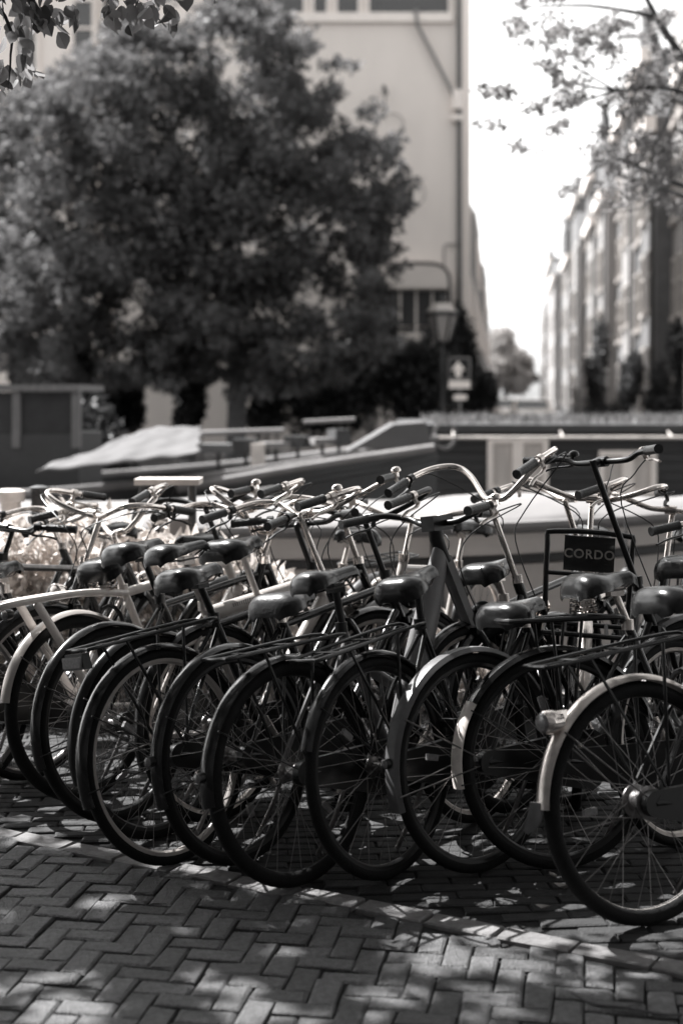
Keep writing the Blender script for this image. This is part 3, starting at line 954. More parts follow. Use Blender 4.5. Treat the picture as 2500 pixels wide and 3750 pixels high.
bicycle('transport bicycle facing the camera with a front carrier and pale lettered plate', 1.062, 6.38, -100, lean=3, frame='low', paint=M_SATIN, saddle='city', saddle_z=0.95, bar='dutch', bar_z=1.13, fend=M_ALU, front_rack=True, rim='steel')
bicycle('silver bicycle facing the camera with a bare fork in the middle of the back', 0.62, 6.72, -117, lean=3, frame='diamond', paint=M_LGREY, saddle='city', saddle_z=0.95, bar='city', bar_z=1.02, fend=M_SATIN, rim='alu', rack=None, bell=False)

for lab, x, y, hd, kw in (
        ('black ladies\' bicycle facing the camera in front of the pale shrubs', -0.55, 6.55, -128, dict(frame='low', bar='dutch', bar_z=1.05, saddle_z=0.9, fend=M_BLACK, rim='steel', rack=None)),
        ('silver-forked bicycle facing the camera behind the cream bicycle', -1.0, 6.75, -122, dict(frame='diamond', paint=M_STEEL, bar='flat', bar_z=0.98, bar_m=M_SATIN, saddle='sport', saddle_z=0.93, fend=None, rim='alu', rack=None, casem=None)),
        ('dark bicycle facing the camera behind the grey electric one', 0.12, 6.62, -124, dict(frame='step', bar='oma', bar_z=0.98, saddle='city', saddle_z=0.92, fend=M_MUD, rim='steel', rack='tube')),
        ('dark bicycle facing the camera between the bars at the right', 1.55, 6.45, -112, dict(frame='step', bar='city', bar_z=1.08, saddle='comfort', saddle_z=0.95, fend=M_BLACK, rim='steel', rack='tube'))):
    bicycle(lab, x, y, hd, lean=4, bell=False, **kw)

# ------------------------------------------------------------------ planting along the water
M_PLEAF = leaf_mat('pale shrub leaf', 0.68, trans=0.4, var=0.3)
def shrub(label, blobs, n, size, material, name='shrub', group=None, aspect=0.4, droop=None):
    o = empty(name, (blobs[0][0], blobs[0][1], 0))
    off = np.array([blobs[0][0], blobs[0][1], 0])
    pts = blob_points(n, blobs, 0.45) - off
    pts = pts[pts[:, 2] > 0.0]
    link('foliage', leaves_mesh('foliage', pts, size, material, flat=0.6, aspect=aspect, droop=droop), o)
    b = MB()
    for bl in blobs:
        for _ in range(4):
            e = (bl[0] - off[0] + random.gauss(0, bl[3] * 0.4), bl[1] - off[1] + random.gauss(0, bl[4] * 0.4), bl[2] + bl[5] * 0.5)
            b.tube([(bl[0] - off[0] + random.gauss(0, 0.03), bl[1] - off[1], 0), ((bl[0] - off[0]) * 0.5 + e[0] * 0.5, e[1] * 0.5 + (bl[1] - off[1]) * 0.5, e[2] * 0.5), e], [0.008, 0.006, 0.003], 5)
    b.build('stems', M_BARK, o)
    tag(o, label, 'shrub', group)
    return o
shrub('pale leafy shrub in full sun behind the saddles at the left', [(-1.75, 7.0, 0.45, 0.45, 0.25, 0.5), (-1.35, 7.05, 0.5, 0.45, 0.22, 0.5), (-1.0, 7.0, 0.45, 0.35, 0.25, 0.5), (-1.5, 6.9, 0.25, 0.5, 0.25, 0.4), (-1.1, 6.9, 0.2, 0.4, 0.25, 0.35)], 9000, 0.085, M_PLEAF)
shrub('pale leafy shrub spilling between the handlebars left of the middle', [(-0.62, 7.0, 0.4, 0.35, 0.22, 0.45), (-0.35, 7.05, 0.3, 0.3, 0.22, 0.4), (-0.5, 6.95, 0.15, 0.4, 0.22, 0.3)], 4600, 0.08, M_PLEAF)
shrub('low pale shrub seen through the frames in the middle', [(0.1, 7.05, 0.28, 0.4, 0.22, 0.34), (0.55, 7.1, 0.15, 0.35, 0.2, 0.3)], 3000, 0.075, M_PLEAF)

# mooring posts and a steel stand at the water's edge
M_PALE = mat('weathered white paint', 0.6, rough=0.6, var=0.2, scale=6)
M_DARKST = mat('dark painted steel', 0.04, rough=0.5, var=0.3, scale=10)
b = MB().lathe([(0.055, 0), (0.055, 0.94), (0.075, 0.945), (0.08, 1.0), (0.05, 1.012)], 16)
o = b.build('mooring_post', M_PALE); o.location = (-1.77, 7.62, 0.02)
tag(o, 'pale capped round post on the quay edge at the far left', 'mooring post')
b = MB().lathe([(0.10, 0), (0.085, 0.1), (0.055, 0.55), (0.045, 0.72), (0.045, 0.98), (0.055, 0.985), (0.055, 1.02), (0.02, 1.03)], 14)
o = b.build('mooring_post', M_DARKST); o.location = (-1.62, 7.64, 0.02)
tag(o, 'dark tapering bollard beside the pale capped post', 'mooring post')
st = empty('steel_stand', (-0.89, 7.35, 0))
MB().box((0, 0, 1.09), (0.33, 0.22, 0.03)).build('top_plate', M_PALE, st, smooth=False)
for xx in (-0.07, 0.12):
    MB().tube([(xx, 0, 0), (xx, 0, 1.075)], 0.022, 8).build('leg', M_DARKST, st)
MB().tube([(-0.14, 0, 1.06), (-0.25, 0, 0.62)], 0.014, 6).build('brace', M_DARKST, st)
MB().box((0.03, 0.005, 0.62), (0.17, 0.01, 0.55)).build('panel', mat('grey panel', 0.2, rough=0.6), st, smooth=False)
tag(st, 'small steel stand with a pale flat top behind the handlebars', 'stand')

# ------------------------------------------------------------------ canal
M_WATER = mat('canal water', 0.02, rough=0.08, var=0.3, scale=0.5, bump=0.25, bscale=2.5, spec=0.6)
b = MB().add([(-150, 7.6, -1.2), (150, 7.6, -1.2), (150, 30.0, -1.2), (-150, 30.0, -1.2)], [(0, 1, 2, 3)])
b.build('water', M_WATER, smooth=False)['kind'] = 'structure'
M_STREET = mat('far street paving', 0.13, rough=0.85, var=0.2, scale=3, bump=0.2, bscale=20)
b = MB().add([(-600, 30, 0), (600, 30, 0), (600, 1500, 0), (-600, 1500, 0)], [(0, 1, 2, 3)])
b.add([(-600, 30, -1.9), (600, 30, -1.9), (600, 30, 0), (-600, 30, 0)], [(0, 1, 2, 3)])
b.build('ground', M_STREET, smooth=False)['kind'] = 'structure'

# white sloop moored against the quay
M_HULL = mat('white boat hull', 0.55, rough=0.35, var=0.08, scale=3, coat=0.3)
M_HULLG = mat('grey boat hull', 0.16, rough=0.45, var=0.12, scale=3)
M_GUNW = mat('weathered pale gunwale', 0.2, rough=0.8, var=0.2, scale=3, spec=0.1)
M_STRAKE = mat('dark rubbing strake', 0.03, rough=0.5)
def hull(name, label, x0, x1, yc, beam, z0, z1, bow, material, sheer=0.25, cat='boat', strake=True, deck_m=None, bowdir=1):
    o = empty(name, ((x0 + x1) / 2, yc, z0))
    n, m = 28, 8
    b = MB(); cx = (x0 + x1) / 2
    for i in range(n + 1):
        t = i / n
        tt = t if bowdir > 0 else 1 - t
        w = beam / 2 * min(1, 0.78 + 0.8 * tt) * (1 - max(0, (tt - 0.55) / 0.45) ** 2.2)
        zs = z1 + sheer * max(0, (tt - 0.35) / 0.65) ** 2
        for k in range(m + 1):
            a = math.pi * k / m
            prof = math.cos(a)
            b.v.append((x0 + (x1 - x0) * t - cx, math.copysign(max(0.015, w) * abs(prof) ** 0.55, prof), (z0 + (zs - z0) * (1 - max(0.0, math.sin(a)) ** 0.8) if k not in (0, m) else zs) - z0))
    for i in range(n):
        for k in range(m):
            b.f.append((i * (m + 1) + k, (i + 1) * (m + 1) + k, (i + 1) * (m + 1) + k + 1, i * (m + 1) + k + 1))
    b.f.append(tuple(range(m + 1))); b.f.append(tuple(n * (m + 1) + k for k in reversed(range(m + 1))))
    b.build('hull', material, o)
    top = []
    for i in range(n + 1):
        top.append((Vector(b.v[i * (m + 1)]), Vector(b.v[i * (m + 1) + m])))
    d = MB()
    for i in range(n + 1):
        d.v.append(tuple(top[i][0] * 1 + Vector((0, 0, -0.10)))); d.v.append(tuple(top[i][1] + Vector((0, 0, -0.10))))
    for i in range(n):
        d.f.append((2 * i, 2 * i + 1, 2 * i + 3, 2 * i + 2))
    d.build('deck', deck_m or material, o)
    for s_ in (0, 1):
        MB().tube([p[s_] + Vector((0, 0.01 if s_ == 0 else -0.01, 0.02)) for p in top], 0.045, 8).build('gunwale', M_GUNW, o)
        if strake:
            MB().tube([p[s_] + Vector((0, 0, -0.20)) for p in top], 0.035, 6).build('rubbing_strake', M_STRAKE, o)
    tag(o, label, cat)
    return o, top
sl, _ = hull('sloop', 'white open sloop moored right behind the bicycles', -3.6, 3.1, 10.6, 2.2, -1.3, 0.60, 1, M_HULL, sheer=0.08)
for xx in (-1.8, -0.4, 1.0):
    MB().bbox(xx - 0.16, xx + 0.16, -0.95, 0.95, 1.55, 1.6).build('thwart', mat('varnished wood', 0.16, rough=0.4, stretch=(8, 1, 8)), sl, smooth=False)
cv = MB()
nx, ny = 30, 10
for i in range(nx + 1):
    t = i / nx
    hw = 1.06 * min(1, 0.78 + 0.8 * t) * (1 - max(0, (t - 0.55) / 0.45) ** 2.2)
    for k in range(ny + 1):
        s_ = -1 + 2 * k / ny
        cv.v.append((-3.6 + 6.7 * t, 10.6 + s_ * hw, 0.62 + 0.08 * max(0, (t - 0.35) / 0.65) ** 2 + (1 - s_ * s_) * (0.13 + 0.03 * math.sin(t * 19)) + 0.012 * math.sin(t * 47 + s_ * 4)))
for i in range(nx):
    for k in range(ny):
        a = i * (ny + 1) + k
        cv.f.append((a, a + ny + 1, a + ny + 2, a + 1))
o = cv.build('boat_cover', mat('white boat canvas', 0.2, rough=0.85, var=0.12, scale=2, spec=0.1))
o.modifiers.new('thickness', 'SOLIDIFY').thickness = 0.015
tag(o, 'white canvas cover laced over the sloop behind the bicycles', 'boat cover')
sl2, _ = hull('tender', 'low grey tender moored right of the white sloop', 2.2, 8.5, 12.6, 2.0, -1.3, 0.25, 1, M_HULLG, sheer=0.2, bowdir=-1)

# dark houseboat on the right
HBY = 20.0
hb = empty('houseboat', (4.2, HBY, -1.2))
M_CLAD = mat('dark tarred cladding', 0.028, rough=0.6, var=0.3, scale=6, stretch=(0.5, 4, 8), objvar=0.25)
M_FRAME = mat('white window frame', 0.82, rough=0.45, var=0.06, scale=4)
M_CURT = mat('linen curtain', 0.5, rough=0.9, var=0.2, scale=4, stretch=(9, 1, 0.4))
zb = lambda z: z + 1.2
x0, x1 = 1.25 - 4.2, 11.0 - 4.2
MB().bbox(x0, x1, 0.06, 4.0, zb(-0.2), zb(1.02)).build('cabin', M_CLAD, hb, smooth=False)
nb = 9
for i in range(nb):
    za = -0.2 + i * 1.20 / nb
    bb = MB().bbox(x0 - 0.01, x1 + 0.01, 0.0, 0.055, zb(za), zb(za + 1.20 / nb - 0.012))
    bb.build('plank', M_CLAD, hb, smooth=False)
MB().bbox(x0 - 0.3, x1 + 0.3, -0.12, 4.4, zb(1.02), zb(1.13)).build('roof', mat('roof felt', 0.05, rough=0.9), hb, smooth=False)
hp = MB()
hp.extr([(x0 - 0.4, zb(-1.5)), (x1 + 0.4, zb(-1.5)), (x1 + 0.4, zb(-0.28)), (x0 - 0.4, zb(-0.28))], -0.4, 4.4)
hp.build('pontoon', mat('pale concrete pontoon', 0.4, rough=0.7, var=0.12, scale=2), hb, smooth=False)
MB().bbox(x0 - 0.42, x1 + 0.42, -0.46, -0.40, zb(-0.42), zb(-0.3)).build('fender_rail', M_STRAKE, hb, smooth=False)
MB().tube([(x0 - 0.1, -0.42, zb(0.955)), (x1, -0.42, zb(0.96))], 0.022, 8).build('rail', M_PALE, hb)
for k in range(7):
    xx = x0 + 0.3 + k * 1.5
    MB().tube([(xx, -0.42, zb(0.955)), (xx, -0.10, zb(1.05))], 0.012, 6).build('rail_bracket', M_PALE, hb)
def hb_window(px0, px1, py0, py1):
    a, c = P(px0, py0, HBY), P(px1, py1, HBY)
    xa, xb, zt, zl = a.x - 4.2, c.x - 4.2, zb(a.z), zb(c.z)
    f = MB(); t = 0.075
    f.bbox(xa, xb, -0.05, 0.03, zt - t, zt); f.bbox(xa, xb, -0.05, 0.03, zl, zl + t)
    f.bbox(xa, xa + t, -0.048, 0.03, zl + t, zt - t); f.bbox(xb - t, xb, -0.048, 0.03, zl + t, zt - t)
    xm = (xa + xb) / 2
    f.bbox(xm - 0.075, xm + 0.075, -0.046, 0.03, zl + t, zt - t)
    fo = f.build('window', M_FRAME, hb, smooth=False)
    for q0, q1 in ((xa + t, xm - 0.075), (xm + 0.075, xb - t)):
        MB().bbox(q0, q1, -0.012, -0.008, zl + t, zt - t).build('pane', M_CURT, fo, smooth=False)
hb_window(1783, 2005, 1603, 1800)
hb_window(2190, 2400, 1650, 1815)
hb_window(2640, 2850, 1650, 1815)
tag(hb, 'dark timber houseboat with white double windows and planted roof', 'houseboat')
M_SEDGE = leaf_mat('dry roof grass', 0.15, trans=0.35, var=0.4)
n = 5200
pts = np.column_stack([RNG.uniform(1.3, 11, n), RNG.uniform(HBY - 0.1, HBY + 3.6, n), np.full(n, 1.125)])
rg = link('roof_grass', leaves_mesh('roof_grass', pts, 0.12, M_SEDGE, aspect=0.16, droop=(0, 0, 2.0), sizevar=0.6))
rg['kind'] = 'stuff'; rg['label'] = 'dry grass and stonecrop growing on the houseboat roof'; rg['category'] = 'grass'
b = MB().tube([(0.15 * math.cos(a), 0.0, 0.18 * math.sin(a)) for a in [2 * math.pi * i / 24 for i in range(24)]], 0.012, 6, closed=True)
b.tube([(0.145 * math.cos(a) + 0.02, 0.03, 0.19 * math.sin(a) - 0.02) for a in [2 * math.pi * i / 24 for i in range(24)]], 0.012, 6, closed=True)
o = b.build('hose_coil', mat('grey hose', 0.2, rough=0.6)); o.location = P(1625, 1590, HBY - 0.5)
tag(o, 'coiled hose hanging at the corner of the houseboat', 'hose')

M_TIMB0 = mat('brown deck timber', 0.1, rough=0.7, stretch=(6, 6, 1))
# barge on the left with a covered hold, rising to its bow
M_BARGE = mat('black barge hull', 0.03, rough=0.5, var=0.3, scale=2)
M_TARP = mat('grey canvas tarpaulin', 0.13, spec=0.08, rough=0.9, var=0.12, scale=2.5)
bg_, top = hull('barge', 'long black barge with pale rubbing rails rising to its bow', -9.5, 1.15, 17.2, 3.4, -1.3, 0.38, 1, M_BARGE, sheer=0.62, cat='barge', deck_m=mat('barge deck', 0.06, rough=0.7))
MB().bbox(-5.2, -0.4, -1.1, 1.1, 1.55, 1.95).build('hold_coaming', mat('pale coaming', 0.2, rough=0.8, spec=0.1), bg_, smooth=False)
b = MB()
for i, px in enumerate([640, 1590]):
    pass
MB().tube([tuple(P(650, 1792, 15.45) - Vector(bg_.location)), tuple(P(1100, 1712, 15.45) - Vector(bg_.location)), tuple(P(1590, 1640, 15.5) - Vector(bg_.location))], 0.05, 6, sub=4).build('rail', M_GUNW, bg_)
# tarpaulin: canvas sagging over a ridge pole, creased towards its lashings
tp = MB()
nx, ny = 48, 16
xa_, xb_ = P(150, 0, 15).x, P(735, 0, 15).x
for i in range(nx + 1):
    t = i / nx
    for k in range(ny + 1):
        s_ = k / ny
        zf = P(0, 1722 - 62 * t, 15).z
        zt = P(0, 1640 - 66 * min(1, t * 1.9) ** 0.7, 15).z
        crease = 0.02 * math.sin(26 * t + 5 * s_) * (1 - t) ** 1.5 + 0.012 * abs(math.sin(11 * t - 7 * s_)) - 0.03 * math.sin(math.pi * s_) * (0.6 + 0.4 * math.sin(9 * t))
        z = zf + (zt - zf) * s_ ** 0.85 + crease
        X = xa_ + (xb_ - xa_) * t + (0.55 * s_ * (1 - t) - 0.12 * s_ * t) + 0.02 * math.sin(s_ * 21 + t * 5)
        tp.v.append((X, 14.75 + 1.5 * s_ + 0.02 * math.sin(t * 33), z))
for i in range(nx):
    for k in range(ny):
        a = i * (ny + 1) + k
        tp.f.append((a, a + ny + 1, a + ny + 2, a + 1))
o = tp.build('tarpaulin', M_TARP)
md = o.modifiers.new('thickness', 'SOLIDIFY'); md.thickness = 0.02
tag(o, 'grey canvas tarpaulin stretched over the open boat at the left', 'tarpaulin')
cb, _ = hull('motorboat', 'pale motorboat lying under the grey tarpaulin', -4.3, -0.75, 15.9, 2.4, -1.3, 0.36, 1, M_HULLG, sheer=0.1)
# small white bow cabin near the barge's bow
dg_ = MB().extr([(P(1270, 1660, 16.6).x, P(0, 1655, 16.6).z), (P(1580, 0, 16.6).x, P(0, 1630, 16.6).z), (P(1560, 0, 16.6).x, P(0, 1545, 16.6).z), (P(1440, 0, 16.6).x, P(0, 1555, 16.6).z)], 16.6, 17.8)
o = dg_.build('foredeck_cover', M_TARP, smooth=False)
tag(o, 'pale wedge-shaped canvas cover on the bow of the barge', 'canvas cover')
MB().box((P(945, 0, 16.4).x, 16.4, P(0, 1680, 16.4).z), (0.16, 0.16, 0.36)).build('winch_box', M_PALE, bg_).location = -Vector(bg_.location)
bl0 = Vector(bg_.location)
for i, (px, py, w_, d_, h_, mm) in enumerate([(800, 1640, 0.5, 0.5, 0.10, M_TIMB0), (900, 1632, 0.3, 0.4, 0.16, M_DARKST), (1010, 1630, 0.3, 0.4, 0.07, M_GUNW), (1090, 1618, 0.25, 0.3, 0.14, M_DARKST), (1180, 1615, 0.35, 0.4, 0.07, M_GUNW), (1240, 1600, 0.2, 0.3, 0.18, M_DARKST)]):
    q = P(px, py, 16.6) - bl0
    MB().box(q, (w_, d_, h_), rz=random.uniform(-0.4, 0.4), taper=random.uniform(0.85, 1)).build('deck_box', mm, bg_, smooth=False)
    MB().bbox(q.x - 0.02, q.x + 0.02, q.y - 0.02, q.y + 0.02, 1.4, q.z).build('deck_strut', M_DARKST, bg_, smooth=False)
MB().tube([P(700, 1588, 16.8) - bl0, P(1040, 1577, 16.8) - bl0], 0.035, 6).build('boat_hook', M_GUNW, bg_)
MB().tube([P(1110, 1545, 16.9) - bl0, P(1300, 1535, 16.9) - bl0], 0.025, 6).build('spar', M_GUNW, bg_)
for xx in (-2.3, -0.9, 0.6, 1.9):
    fb = MB().lathe([(0.02, 0.0), (0.08, 0.06), (0.09, 0.25), (0.08, 0.42), (0.02, 0.48)], 12)
    fb.tube([(0, 0, 0.47), (0, 0.04, 0.78)], 0.008, 5)
    fo = fb.build('boat_fender', M_DARKST, sl); fo.location = (xx + 0.25, -1.12, 1.2)
# wheelhouse with timber posts
wh = empty('wheelhouse', (P(110, 0, 17.0).x, 17.0, 0))
M_TIMB = mat('greyed timber', 0.15, rough=0.7, var=0.25, scale=5, stretch=(6, 6, 0.8))
wx = lambda px: P(px, 0, 17.0).x - wh.location.x
wz = lambda py: P(0, py, 17.0).z
MB().bbox(wx(-260), wx(295), -0.1, 1.7, wz(1432), wz(1408)).build('roof', M_TIMB, wh, smooth=False)
for px in (-200, 48, 265):
    MB().bbox(wx(px), wx(px + 30), -0.05, 0.08, wz(1640), wz(1433)).build('post', M_TIMB, wh, smooth=False)
for pa, pb in ((-165, 48), (80, 262)):
    MB().bbox(wx(pa), wx(pb), 0.02, 0.05, wz(1590), wz(1436)).build('pane', glass_dark('wheelhouse pane', 0.05, 0.15), wh, smooth=False)
MB().bbox(wx(-200), wx(292), -0.03, 1.6, 0.2, wz(1590)).build('wall', mat('dark timber wall', 0.05, rough=0.7), wh, smooth=False)
tag(wh, 'timber wheelhouse with flat roof at the left edge', 'wheelhouse')
shrub('dark rounded shrub beside the timber wheelhouse', [(P(330, 0, 21).x, 21, 0.4, 0.6, 0.5, 1.2), (P(400, 0, 21).x, 21, 0.2, 0.5, 0.5, 0.8)], 3800, 0.12, leaf_mat('dark shrub leaf', 0.035, trans=0.2), aspect=0.6)

# ------------------------------------------------------------------ buildings beyond
M_RENDER = mat('pale rendered wall', 0.74, rough=0.85, var=0.055, scale=0.7, bump=0.2, bscale=9, stretch=(1.3, 1.3, 0.5))
M_STUCCO = mat('white stucco', 0.66, rough=0.8, var=0.06, scale=1)
M_BRK = [mat('house brick %s' % c, v, rough=0.85, var=0.12, scale=3, bump=0.2, bscale=20) for c, v in (('dark', 0.05), ('mid', 0.18), ('light', 0.3))]
M_ROOF = mat('roof slate', 0.09, rough=0.7, var=0.2, scale=4)
M_PANE = glass_dark('house window glass', 0.035, 0.1)
def building(name, label, loc, rz, w, h, d, wall, cols, rows, win=(1.0, 1.7), z0=1.0, pitch=3.0, roof='flat', cornice=True, frame_m=None, group=None, door=True, x_off=0.0):
    o = empty(name, loc, rz)
    MB().bbox(0, w, 0.0, d, 0, h).build('wall', wall, o, smooth=False)
    if cornice:
        MB().bbox(-0.1, w + 0.1, -0.35, 0.0, h - 0.45, h).build('cornice', M_FRAME, o, smooth=False)
    if roof == 'pitched':
        r_ = MB().extr([(0, h + 0.01), (w, h + 0.01), (w / 2, h + min(w * 0.5, 2.0))], 0, d).build('roof', M_ROOF, o, smooth=False)
    elif roof == 'mansard':
        r_ = MB().box((w / 2, d / 2, h + 1.1), (w, d, 2.2), taper=0.7).build('roof', M_ROOF, o, smooth=False)
    if roof in ('pitched', 'mansard'):
        MB().bbox(w * 0.7, w * 0.7 + 0.7, d * 0.4, d * 0.4 + 0.5, h + 1.5, h + 3.6).build('chimney', M_BRK[1], r_, smooth=False)
    if roof == 'gable':
        MB().extr([(0.3, h), (w - 0.3, h), (w - 0.3, h + 0.5), (w * 0.76, h + 0.55), (w * 0.76, h + 1.2), (w * 0.62, h + 1.25), (w * 0.6, h + 1.9), (w * 0.4, h + 1.9), (w * 0.38, h + 1.25), (w * 0.24, h + 1.2), (w * 0.24, h + 0.55), (0.3, h + 0.5)], 0.0, 0.35).build('gable', wall, o, smooth=False)
        MB().bbox(w * 0.48, w * 0.52, -0.9, 0.0, h + 1.0, h + 1.12).build('hoist_beam', M_DARKST, o, smooth=False)
    fm = frame_m or M_FRAME
    fr = MB(); t = 0.12
    ww, hh = win
    fr.bbox(-ww / 2, ww / 2, -0.09, 0.01, hh - t, hh); fr.bbox(-ww / 2 - 0.05, ww / 2 + 0.05, -0.14, 0.01, -0.06, t)
    fr.bbox(-ww / 2, -ww / 2 + t, -0.088, 0.01, t, hh - t); fr.bbox(ww / 2 - t, ww / 2, -0.088, 0.01, t, hh - t)
    fr.bbox(-ww / 2 + t, ww / 2 - t, -0.08, 0.01, hh * 0.58, hh * 0.58 + 0.08)
    fme = fr.mesh('window', fm, False)
    pa = MB().bbox(-ww / 2 + t, ww / 2 - t, -0.03, -0.02, t, hh - t).mesh('pane', M_PANE, False)
    for r_ in range(rows):
        for c in range(cols):
            x = x_off + (w - x_off) * (c + 0.5) / cols
            z = z0 + r_ * pitch
            if z + hh > h - 0.5: continue
            f = link('window', fme, o); f.location = (x, 0, z)
            link('pane', pa, f)
    if door:
        MB().tube([(w - 0.15, -0.09, 0), (w - 0.15, -0.09, h - 0.5)], 0.06, 6).build('downpipe', M_DARKST, o)
        dd = MB().bbox(w * 0.12, w * 0.12 + 1.1, -0.06, 0.01, 0, 2.5).build('door', M_DARKST, o, smooth=False)
    tag(o, label, 'building', group)
    return o

# the gable building at the street corner
GY = 40.0
gx1 = P(1693, 0, GY).x
gx0 = P(420, 0, GY).x
gb = empty('corner_building', ((gx0 + gx1) / 2, GY, 0))
gc = gb.location.x
sdx = 0.115
depth = 9.0
zl = P(0, 68, GY).z
poly = [(gx0 - gc, 0), (gx1 - gc, 0), (gx1 - gc + sdx * depth, depth), (gx0 - gc, depth)]
MB().prism(poly, 0, 17.0).build('wall', M_RENDER, gb, smooth=False)
MB().bbox(gx0 - gc, P(1655, 0, GY).x - gc, -0.14, 0.0, zl - 0.12, zl + 0.14).build('ledge', M_FRAME, gb, smooth=False)
for pa, pb in ((780, 960), (1000, 1110), (1150, 1195), (1235, 1310), (1352, 1640)):
    xa, xb = P(pa, 0, GY).x - gc, P(pb, 0, GY).x - gc
    f = MB(); t = 0.07
    f.bbox(xa - t, xa, -0.06, 0.01, zl + 0.16, zl + 2.2); f.bbox(xb, xb + t, -0.06, 0.01, zl + 0.16, zl + 2.2); f.bbox(xa - t, xb + t, -0.062, 0.01, zl + 2.2, zl + 2.3)
    w_ = f.build('window', M_FRAME, gb, smooth=False)
    MB().bbox(xa, xb, -0.02, -0.012, zl + 0.16, zl + 2.2).build('pane', M_PANE, w_, smooth=False)
    bl = MB()
    k = xa + 0.06
    while k < xb - 0.03:
        bl.bbox(k, k + 0.03, -0.05, -0.03, zl + 0.16, zl + 0.5); k += 0.14
    bl.build('balustrade', M_DARKST, w_, smooth=False)
# drainpipes and brackets
M_PIPE = mat('zinc pipe', 0.2, rough=0.5, metal=0.4)
gp = lambda px, py, y=-0.16: (P(px, py, GY).x - gc, y, P(px, py, GY).z)
MB().tube([gp(1520, 40), gp(1528, 100), gp(1660, 355), gp(1668, 385)], 0.055, 8).build('drainpipe', M_PIPE, gb)
MB().tube([gp(1678, -60), gp(1680, 1330)], 0.07, 8).build('drainpipe', mat('dark downpipe', 0.08, rough=0.6), gb)
MB().bbox(gp(1655, 0)[0], gp(1690, 0)[0], -0.3, 0.0, gp(0, 405)[2], gp(0, 335)[2]).build('hopper', M_FRAME, gb, smooth=False)
MB().bbox(gp(1650, 0)[0], gp(1692, 0)[0], -0.25, 0.0, gp(0, 445)[2], gp(0, 425)[2]).build('bracket', M_FRAME, gb, smooth=False)
MB().tube([gp(1625, 1060, -0.05), gp(1625, 905, -0.05), gp(1632, 895, -0.05), gp(1690, 893, -0.05)], 0.022, 6).build('cable_conduit', M_PIPE, gb)
for cpx, cpy, rr_ in ((1435, 460, 0.32), (1500, 710, 0.42)):
    pts = [gp(cpx + rr_ * 130 * math.cos(a), cpy + rr_ * 130 * math.sin(a), -0.12) for a in [R(-110 + 220 * i / 12) for i in range(13)]]
    MB().tube(pts, 0.014, 5).build('wire_hoop', M_PIPE, gb)
MB().tube([gp(1410, 440, -0.14), gp(1408, 330, -0.16)], 0.02, 6).tube([gp(1411, 350, -0.2), gp(1403, 318, -0.2)], [0.07, 0.05], 8).build('wall_lamp', M_DARKST, gb)
# arched shopfront: pale lunette in a dark outline, panes beneath
ax0, ax1 = gp(1405, 0)[0], gp(1640, 0)[0]
az0, azs, azt = gp(0, 1330)[2], gp(0, 1045)[2], gp(0, 968)[2]
am = (ax0 + ax1) / 2; aw = (ax1 - ax0) / 2
arch = [(am + aw * math.copysign(abs(math.cos(a)) ** 0.55, math.cos(a)), azs + (azt - azs) * max(0.0, math.sin(a)) ** 0.7) for a in [math.pi * i / 18 for i in range(19)]]
sf = MB().extr([(ax1, azs - 0.12)] + arch + [(ax0, azs - 0.12)], -0.5, 0.0).build('arched_canopy', M_STUCCO, gb, smooth=False)
MB().tube([(p[0], -0.5, p[1]) for p in [(ax1 + 0.02, az0)] + arch + [(ax0 - 0.02, az0)]], 0.045, 6).build('arch_outline', M_DARKST, sf)
xs = [ax0 + (ax1 - ax0) * k / 4 for k in range(5)]
for k in range(4):
    for z_a, z_b in ((az0, az0 + 1.0), (az0 + 1.05, azs - 0.15)):
        pn = MB()
        pn.bbox(xs[k] + 0.03, xs[k + 1] - 0.03, -0.06, -0.05, z_a, z_b)
        pn.build('pane', M_PANE, gb, smooth=False)
    MB().bbox(xs[k] - 0.03, xs[k] + 0.03, -0.09, 0, az0, azs - 0.13).build('mullion', M_FRAME, gb, smooth=False)
MB().bbox(ax0 + 0.45, ax0 + 1.1, -0.2, -0.1, az0 + 0.55, az0 + 0.85).build('shop_board', M_FRAME, gb, smooth=False)
tag(gb, 'tall pale rendered corner building with a slanting drainpipe', 'building')

# left-hand canal houses
building('canal_house', 'white canal house with tall dark windows at the top left', (P(-420, 0, 41).x, 41, 0), 0, P(410, 0, 41).x - P(-420, 0, 41).x, 17.5, 9, mat('bright white stucco', 0.85, rough=0.8, var=0.05), 4, 5, win=(0.75, 2.2), z0=0.9, pitch=3.3)
building('canal_house', 'brick canal house beyond the left edge', (P(-1500, 0, 41.4).x, 41.4, 0), 0, 8.3, 15.5, 9, M_BRK[1], 4, 4, win=(1.0, 2.0), pitch=3.4, roof='pitched')

# houses along both sides of the side street
TH = math.atan2(1.0, sdx)
def street_pt(off, Y):
    return (off + sdx * Y, Y, 0)
ROFF, LOFF = 4.75, -1.32
Y = 33.0
M_ROW = [mat('row brick dark', 0.07, rough=0.85, var=0.15, scale=3), mat('row brick', 0.13, rough=0.85, var=0.15, scale=3), mat('row painted wall', 0.24, rough=0.8, var=0.1, scale=2)]
M_ROWF = mat('cream window frame', 0.4, rough=0.5)
specs = [(4.8, 10.2, 0), (5.2, 12.6, 2), (4.6, 10.0, 1), (5.4, 13.2, 0), (5, 10.6, 2), (6, 13.4, 1), (5, 10.8, 2), (6, 14.2, 0), (6.5, 11.0, 2), (7, 14.4, 1), (7, 11.4, 2), (9, 15.0, 1), (11, 12.0, 2), (13, 15.5, 0), (20, 12.6, 2), (22, 16.0, 1), (24, 13.0, 2)]
ords = ['first', 'second', 'third', 'fourth', 'fifth', 'sixth', 'seventh', 'eighth', 'ninth', 'tenth', 'eleventh', 'twelfth', 'thirteenth', 'fourteenth', 'fifteenth', 'sixteenth', 'last']
walln = {0: 'dark brick', 1: 'brick', 2: 'pale'}
